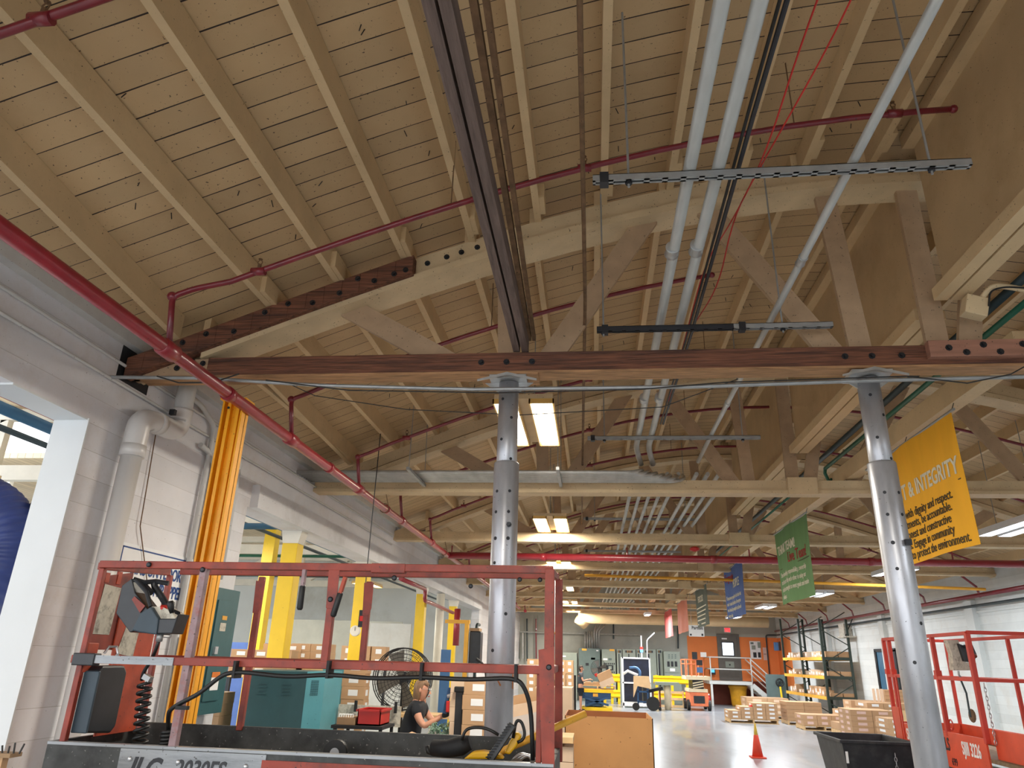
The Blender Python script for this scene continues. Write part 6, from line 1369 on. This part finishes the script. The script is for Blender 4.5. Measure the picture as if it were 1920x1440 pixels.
# small box shelf on the block wall
t = thing('wall_bracket', 'small block shelf with bracket high on the white block wall', 'bracket', at(1590, 1195, X=9.5)); q = at(1588, 1196, X=9.4)
MB().box(9.2, 9.58, q.y-.5, q.y+.5, q.z, q.z+.05).build('shelf', 'grubby_paper', t); MB().box(9.3, 9.58, q.y-.1, q.y+.5, q.z+.05, q.z+.5).build('block', 'grubby_paper', t); MB().bar((9.2, q.y-.4, q.z), (9.58, q.y-.4, q.z+.7), .03, .03).build('brace', 'dark_steel', t)
for (ya, yb, za, zb_) in ((22.2, 25.0, .8, 1.95),):
    pass
# ------------------------------------------------------------------ pallets of cartons on the floor
n = 0
def load(px, py, w, d, nx, ny, nz, h, lab, body='cardboard', faces='FL', z0=.14, label='carton_end', Yf=None):
    x, y = px, py
    pallet(x, y, w, d, 'pallet under the '+lab)
    cw, cd = w/nx-.01, d/ny-.01
    for a in range(nx):
        for b in range(ny):
            for c in range(nz(a, b) if callable(nz) else nz):
                if a > 0 and 0 < b < ny-1 and c < (nz(a, b) if callable(nz) else nz)-1: continue
                place_carton(x+a*(cw+.008), y+b*(cd+.008), z0+c*(h+.002), cw, cd, h, 'flat carton in the '+lab, 'cartons of the '+lab, body=body, faces=faces, label=label, tape=False)
load(4.75, 28.3, 1.7, 1.0, 4, 1, lambda a, b: 2 if a < 1 else (4 if a > 1 else 3), .13, 'low carton load at the left end of the floor stock', label='paper')
load(5.9, 31.0, 1.6, 1.1, 2, 1, 3, .2, 'carton load behind the left end of the floor stock')
load(6.75, 28.3, 1.2, 1.0, 2, 1, 5, .12, 'taller carton load with a black shadow gap, second from the left', label=None)
load(6.75, 26.3, 1.35, 1.0, 3, 1, 2, .16, 'low carton load in front of the pallet rack', label='carton_pink')
load(8.25, 27.1, 1.2, 1.1, 2, 1, 3, .15, 'low carton load at the foot of the pallet rack', label='paper')
load(7.45, 24.9, 1.2, .9, 2, 1, 1, .2, 'carton load with crumpled white bags', label=None)
load(7.0, 22.3, 1.15, 1.1, 2, 2, 5, .14, 'pink-labelled carton load near the black bin', label='carton_pink')
load(7.9, 23.6, 1.4, 1.0, 3, 1, 6, .14, 'white-labelled carton load behind the black bin', label='paper')
load(7.35, 20.6, 1.1, .9, 3, 1, 5, .12, 'small-carton load between the black bin and the steel post', label='paper')
load(8.2, 25.95, 1.3, .8, 2, 1, 5, .16, 'tan carton load against the right wall', label='carton_end')
o = thing('crumpled_bag', 'crumpled clear plastic bags lying on a carton load', 'bag', at(1560, 1358, Z=.4)); q = at(1560, 1360, Z=.4)
for k in range(4): MB().ball(Vector((7.7+.16*k, 25.2, .4+.03*(k % 2))), (.12, .14, .07), 7, 5).build('bag', 'paper', o)
o = MB().bar((7.75, 20.5, .0), (7.75, 20.55, .95), .12, .03, (0, 1, 0)).build('plank', 'pallet_wood'); tag(o, 'pale wooden plank standing against a carton load by the black bin', 'plank')
q = at(1418, 1318, Z=.6); o = thing('red_bundle', 'small red bundle on top of the left carton load', 'bundle', q); c = at(1412, 1325, Y=28.5); MB().ball((c.x, 28.5, c.z), (.16, .12, .07), 8, 5).build('bundle', 'red_plastic', o, smooth=True)
# tall white-and-tan stack on the right behind pallets
t = thing('wrapped_load', 'tall pallet load of tan cartons standing right of the pallet rack', 'carton load', at(1620, 1335, Y=24)); 
q = at(1618, 1332, Y=24.6); q.x = 8.5
MB().box(q.x-.1, q.x+1.0, 24.6, 25.1, 0, q.z).build('lower_load', 'cardboard', t)
for k in range(3): MB().box(q.x-.05+.12*k, q.x+.02+.12*k, 24.59, 24.62, q.z, q.z+.62).build('carton_end_column', 'carton_end', t)
MB().box(q.x+.3, q.x+.95, 24.6, 25.0, q.z, q.z+.6).build('carton_block', 'cardboard', t)
for k in range(5): MB().box(q.x+.3, q.x+.95, 24.59, 24.6, q.z+.11*k+.1, q.z+.11*k+.11).build('seam', 'cardboard_dark', t)
# cone
c = at(1421, 1421, Z=0); t = thing('traffic_cone', 'orange traffic cone with pale yellow tip standing on the open floor', 'traffic cone', (c.x, c.y, 0))
MB().box(-.16, .16, -.16, .16, 0, .03).build('base', 'cone_orange', t, local=True, bevel=.008); MB().lathe((0, 0, .03), [(.12, 0), (.05, .42), (.045, .43)], 20).build('body', 'cone_orange', t, local=True, smooth=True); MB().lathe((0, 0, .46), [(.043, 0), (.022, .2), (.018, .23)], 16).build('tip', 'cone_yellow', t, local=True, smooth=True)
# ------------------------------------------------------------------ black tilt bin
X0, X1, Y0, Y1 = 3.32, 4.28, 11.1, 12.3; t = thing('black_bin', 'large black plastic bin at the lower right beside the steel post', 'bin', (3.8, 11.7, 0))
def hopper(i, z0, z1, g0, g1): return [(X0+g0+i, Y0+g0+i, z0), (X1-g0-i, Y0+g0+i, z0), (X1-g0-i, Y1-g0-i, z0), (X0+g0+i, Y1-g0-i, z0), (X0+g1+i, Y0+g1+i, z1), (X1-g1-i, Y0+g1+i, z1), (X1-g1-i, Y1-g1-i, z1), (X0+g1+i, Y1-g1-i, z1)]
mb = MB(); A_ = hopper(0, .15, .99, .12, 0); B_ = hopper(.02, .18, .99, .12, 0); mb.v = A_+B_
for a, b in ((0, 1), (1, 2), (2, 3), (3, 0)): mb.f += [(a, b, b+4, a+4), (a+8, a+12, b+12, b+8), (a+4, b+4, b+12, a+12)]
mb.f += [(0, 3, 2, 1), (8, 9, 10, 11)]; mb.build('hopper', 'bin_black', t)
mb = MB()
for q in ((X0-.03, X1+.03, Y0-.03, Y0+.01), (X0-.03, X1+.03, Y1-.01, Y1+.03), (X0-.03, X0+.01, Y0, Y1), (X1-.01, X1+.03, Y0, Y1)): mb.box(*q, .96, 1.0)
mb.build('rim', 'bin_black', t, bevel=.008)
MB().box(X0+.1, X1-.1, Y0+.1, Y1-.1, .55, .6).build('contents', 'cardboard_dark', t)
MB().box(X0+.03, X0+.06, Y0-.015, Y0-.005, .72, .86).build('sticker', 'paper', t)
mb = MB()
for k in range(7): mb.tube([(3.98+.015*math.cos(a)*(1 if k % 2 else .4), Y0-.02+.012*math.cos(a)*(0 if k % 2 else 1), .84-.05*k+.028*math.sin(a)) for a in [2*pi*i/10 for i in range(11)]], .005, 5)
mb.build('chain', 'steel_bright', t)
for x in (X0+.2, X1-.2):
    for y in (Y0+.2, Y1-.2): MB().lathe((x, y-.03, .08), [(.08, 0), (.08, .05)], 12, (0, 1, 0)).build('caster', 'black_rubber', t)
# ------------------------------------------------------------------ red lift at the right edge
LX, LY0, LY1, LX1 = 4.4, 9.42, 12.05, 5.3
t = thing('scissor_lift', 'bright red scissor lift platform standing at the right edge', 'scissor lift', (4.9, 10.7, 1.0))
s = .05
def lb(p, q, sz=.042, name='rail', m='lift_red'): return MB().bar(p, q, sz, sz, (0, 0, 1) if abs(q[2]-p[2]) < .3 else (1, 0, 0)).build(name, m, t, bevel=.004)
ZT, ZM, ZD = 2.33, 1.82, 1.17
lb((LX, LY0, ZT), (LX, LY1, ZT), name='top_rail'); lb((LX1, LY0, ZT), (LX1, LY1, ZT), name='top_rail'); lb((LX, LY0, ZT+.01), (LX1+.3, LY0, ZT+.01), name='top_rail'); lb((LX, LY1, ZT), (LX1, LY1, ZT), name='top_rail')
lb((LX, LY0, ZM), (LX, LY1, ZM), name='mid_rail'); lb((LX1, LY0, ZM), (LX1, LY1, ZM), name='mid_rail'); lb((LX, LY0, ZM), (LX1+.3, LY0, ZM), name='mid_rail'); lb((LX, LY1, ZM), (LX1, LY1, ZM), name='mid_rail')
for y in (LY0, LY0+.95, LY1-.22, LY1-.02): lb((LX, y, ZD-.02), (LX, y, ZT), .055 if y == LY0 else .05, 'post')
for y in (LY0, LY0+.9, LY1): lb((LX1, y, ZD-.02), (LX1, y, ZT), name='post')
lb((LX+.25, LY1-.6, ZM), (LX+.25, LY1-.6, ZT), .04, 'post')
for y in (LY0+.95, LY1-.22, LY1-.02): MB().box(LX-.035, LX+.035, y-.035, y+.035, ZM+.02, ZM+.09).build('pin_socket', 'lift_red', t)
MB().box(LX-.02, LX+.0, LY0+.0, LY1, .92, 1.2).build('side_plate', 'lift_orange', t); MB().box(LX1, LX1+.02, LY0, LY1, .92, 1.2).build('side_plate', 'lift_orange', t)
MB().box(LX-.02, LX1+.02, LY1-.02, LY1, .92, 1.2).build('toe_board', 'lift_orange', t)
MB().box(LX, LX1, LY0-.9, LY1, .96, 1.0).build('deck', 'deck_dust', t)
# open front frame on the left end of the side plate
MB().box(LX-.03, LX-.015, LY1-.36, LY1-.32, 1.0, ZM).build('gate_bar', 'lift_red', t); MB().box(LX-.03, LX-.015, LY1-.28, LY1-.05, .97, 1.4).build('gate_plate', 'lift_orange', t)
text('SKYJACK', .2, 'paper', LEFTF((LX-.023, LY1-.42, 1.0)), t, bold=.02, sx=.62)
text('MATERIALS', .2, 'ink_black', LEFTF((LX-.023, 11.02, .99)), t, bold=.02, sx=.68)
text('SJIII 3226', .2, 'paper', LEFTF((LX-.023, 10.02, .985)), t, bold=.02, sx=.6)
text('699', .12, 'ink_black', LEFTF((LX-.023, 10.35, .83)), t, sx=.8)
MB().box(LX-.02, LX, LY0, LY1, .8, .92).build('lower_rail', 'lift_orange', t)
# extension deck toward the camera at right
MB().box(LX+.08, LX+.1, LY0-1.0, LY0, .98, 1.3).build('extension_side', 'lift_orange', t)
MB().box(LX1+.3, LX1+.32, LY0-1.0, LY0+.2, .98, 1.42).build('extension_side', 'lift_orange', t)
MB().box(LX+.1, LX1+.3, LY0-1.0, LY0, .97, 1.0).build('extension_deck', 'deck_dust', t)
for k in range(5): MB().box(LX+.08+.24*k, LX+.08+.24*(k+1), LY0-1.03, LY0-1.0, .85, 1.0).build('stripe_bumper', 'paper' if k % 2 == 0 else 'lift_red', t)
MB().box(LX+.1, LX1, LY0-.9, LY1-.2, .2, .75).build('chassis', 'panel_grey', t); MB().box(LX+.03, LX+.1, LY0-.8, LY1-.3, .45, .78).build('chassis_cover', 'panel_slate', t)
for y in (LY0-.6, LY1-.6): MB().lathe((LX, y, .25), [(.25, 0), (.25, .15)], 18, (1, 0, 0)).build('wheel', 'black_rubber', t)
mb = MB()
for k in range(14):
    zz = ZM-.06-.045*k; y = LY0-.05
    mb.tube([(LX+.06+(.014 if k % 2 else .004)*math.cos(a), y+(.004 if k % 2 else .014)*math.cos(a), zz+.03*math.sin(a)) for a in [2*pi*i/10 for i in range(11)]], .005, 5)
mb.build('chain', 'steel_bright', t)
for p in ((LX+.03, LY0+.9, 1.28), (LX+.02, LY1-.2, 1.28)): MB().tube([(p[0], p[1]+.05*math.cos(a), p[2]+.06*math.sin(a)) for a in [2*pi*i/14 for i in range(15)]], .009, 6).build('lanyard_ring', 'lift_red', t)
q = lambda px, py, yy=10.1: at(px, py, Y=yy)
c = thing('control_box', 'grey and black control box hanging on the red lift at the right', 'control box', q(1800, 1230))
MB().prism([q(1776, 1200), q(1797, 1200), q(1811, 1242), q(1831, 1243), q(1831, 1257), q(1788, 1257), q(1785, 1225)], (0, .12, 0)).build('mount_plate', 'grubby_paper', c, bevel=.006)
MB().prism([q(1797, 1206, 10.05), q(1812, 1212, 10.05), q(1830, 1232, 10.05), q(1828, 1242, 10.05), q(1808, 1240, 10.05)], (0, .12, 0)).build('housing', 'black_plastic', c, bevel=.006)
MB().tube([q(1808, 1212, 10.02), q(1821, 1211, 10.02), q(1828, 1228, 10.02)], .022, 8).build('guard', 'black_plastic', c); MB().ball(q(1828, 1230, 10.0), .025).build('joystick', 'maroon_wall', c, smooth=True)
MB().tube([q(1797, 1258), q(1798, 1266), q(1803, 1272)], .012, 6).build('hook', 'strut_steel', c)
o = MB().tube([q(1802, 1276), q(1812, 1300), q(1817, 1330), q(1820, 1345)], .012, 8).build('control_cable', 'dark_pipe'); tag(o, 'dark green cable hanging inside the red lift', 'cable')
o = MB().ball(q(1823, 1342, 10.2), (.045, .04, .08), 8, 6).build('rag_bundle', 'deck_dust'); tag(o, 'dusty rag bundle hanging on a post of the red lift', 'rag')
o = MB().tube([(9.1, 16.5, .4), (9.5, 16.2, 2.0)], .04, 8).build('leaning_stick', 'pallet_wood'); o.location = (0, 0, 0); tag(o, 'pale wooden stick leaning on the white wall at the right edge', 'stick')
# dark bottom left: broom-like brush on a tan stack
q = lambda px, py, yy=3.6: at(px, py, Y=yy)
t = thing('wood_crate', 'tan and dark corner of a crate at the lower left edge', 'crate', q(0, 1435)); xa = q(26, 1410).x
MB().box(xa-.4, xa-.05, 3.6, 3.64, .0, q(10, 1420).z).build('crate_body', 'cardboard', t); MB().box(xa-.4, xa, 3.58, 3.66, q(10, 1420).z, q(10, 1412).z).build('dark_lid', 'cardboard_dark', t)
for k in range(12): MB().bar((xa-.3+.03*k, 3.6, q(10, 1412).z), (xa-.3+.03*k+random.uniform(-.02, .02), 3.6, q(10, 1400).z+random.uniform(0, .02)), .006, .006, (0, 1, 0)).build('bristle', 'wire_dark', t)
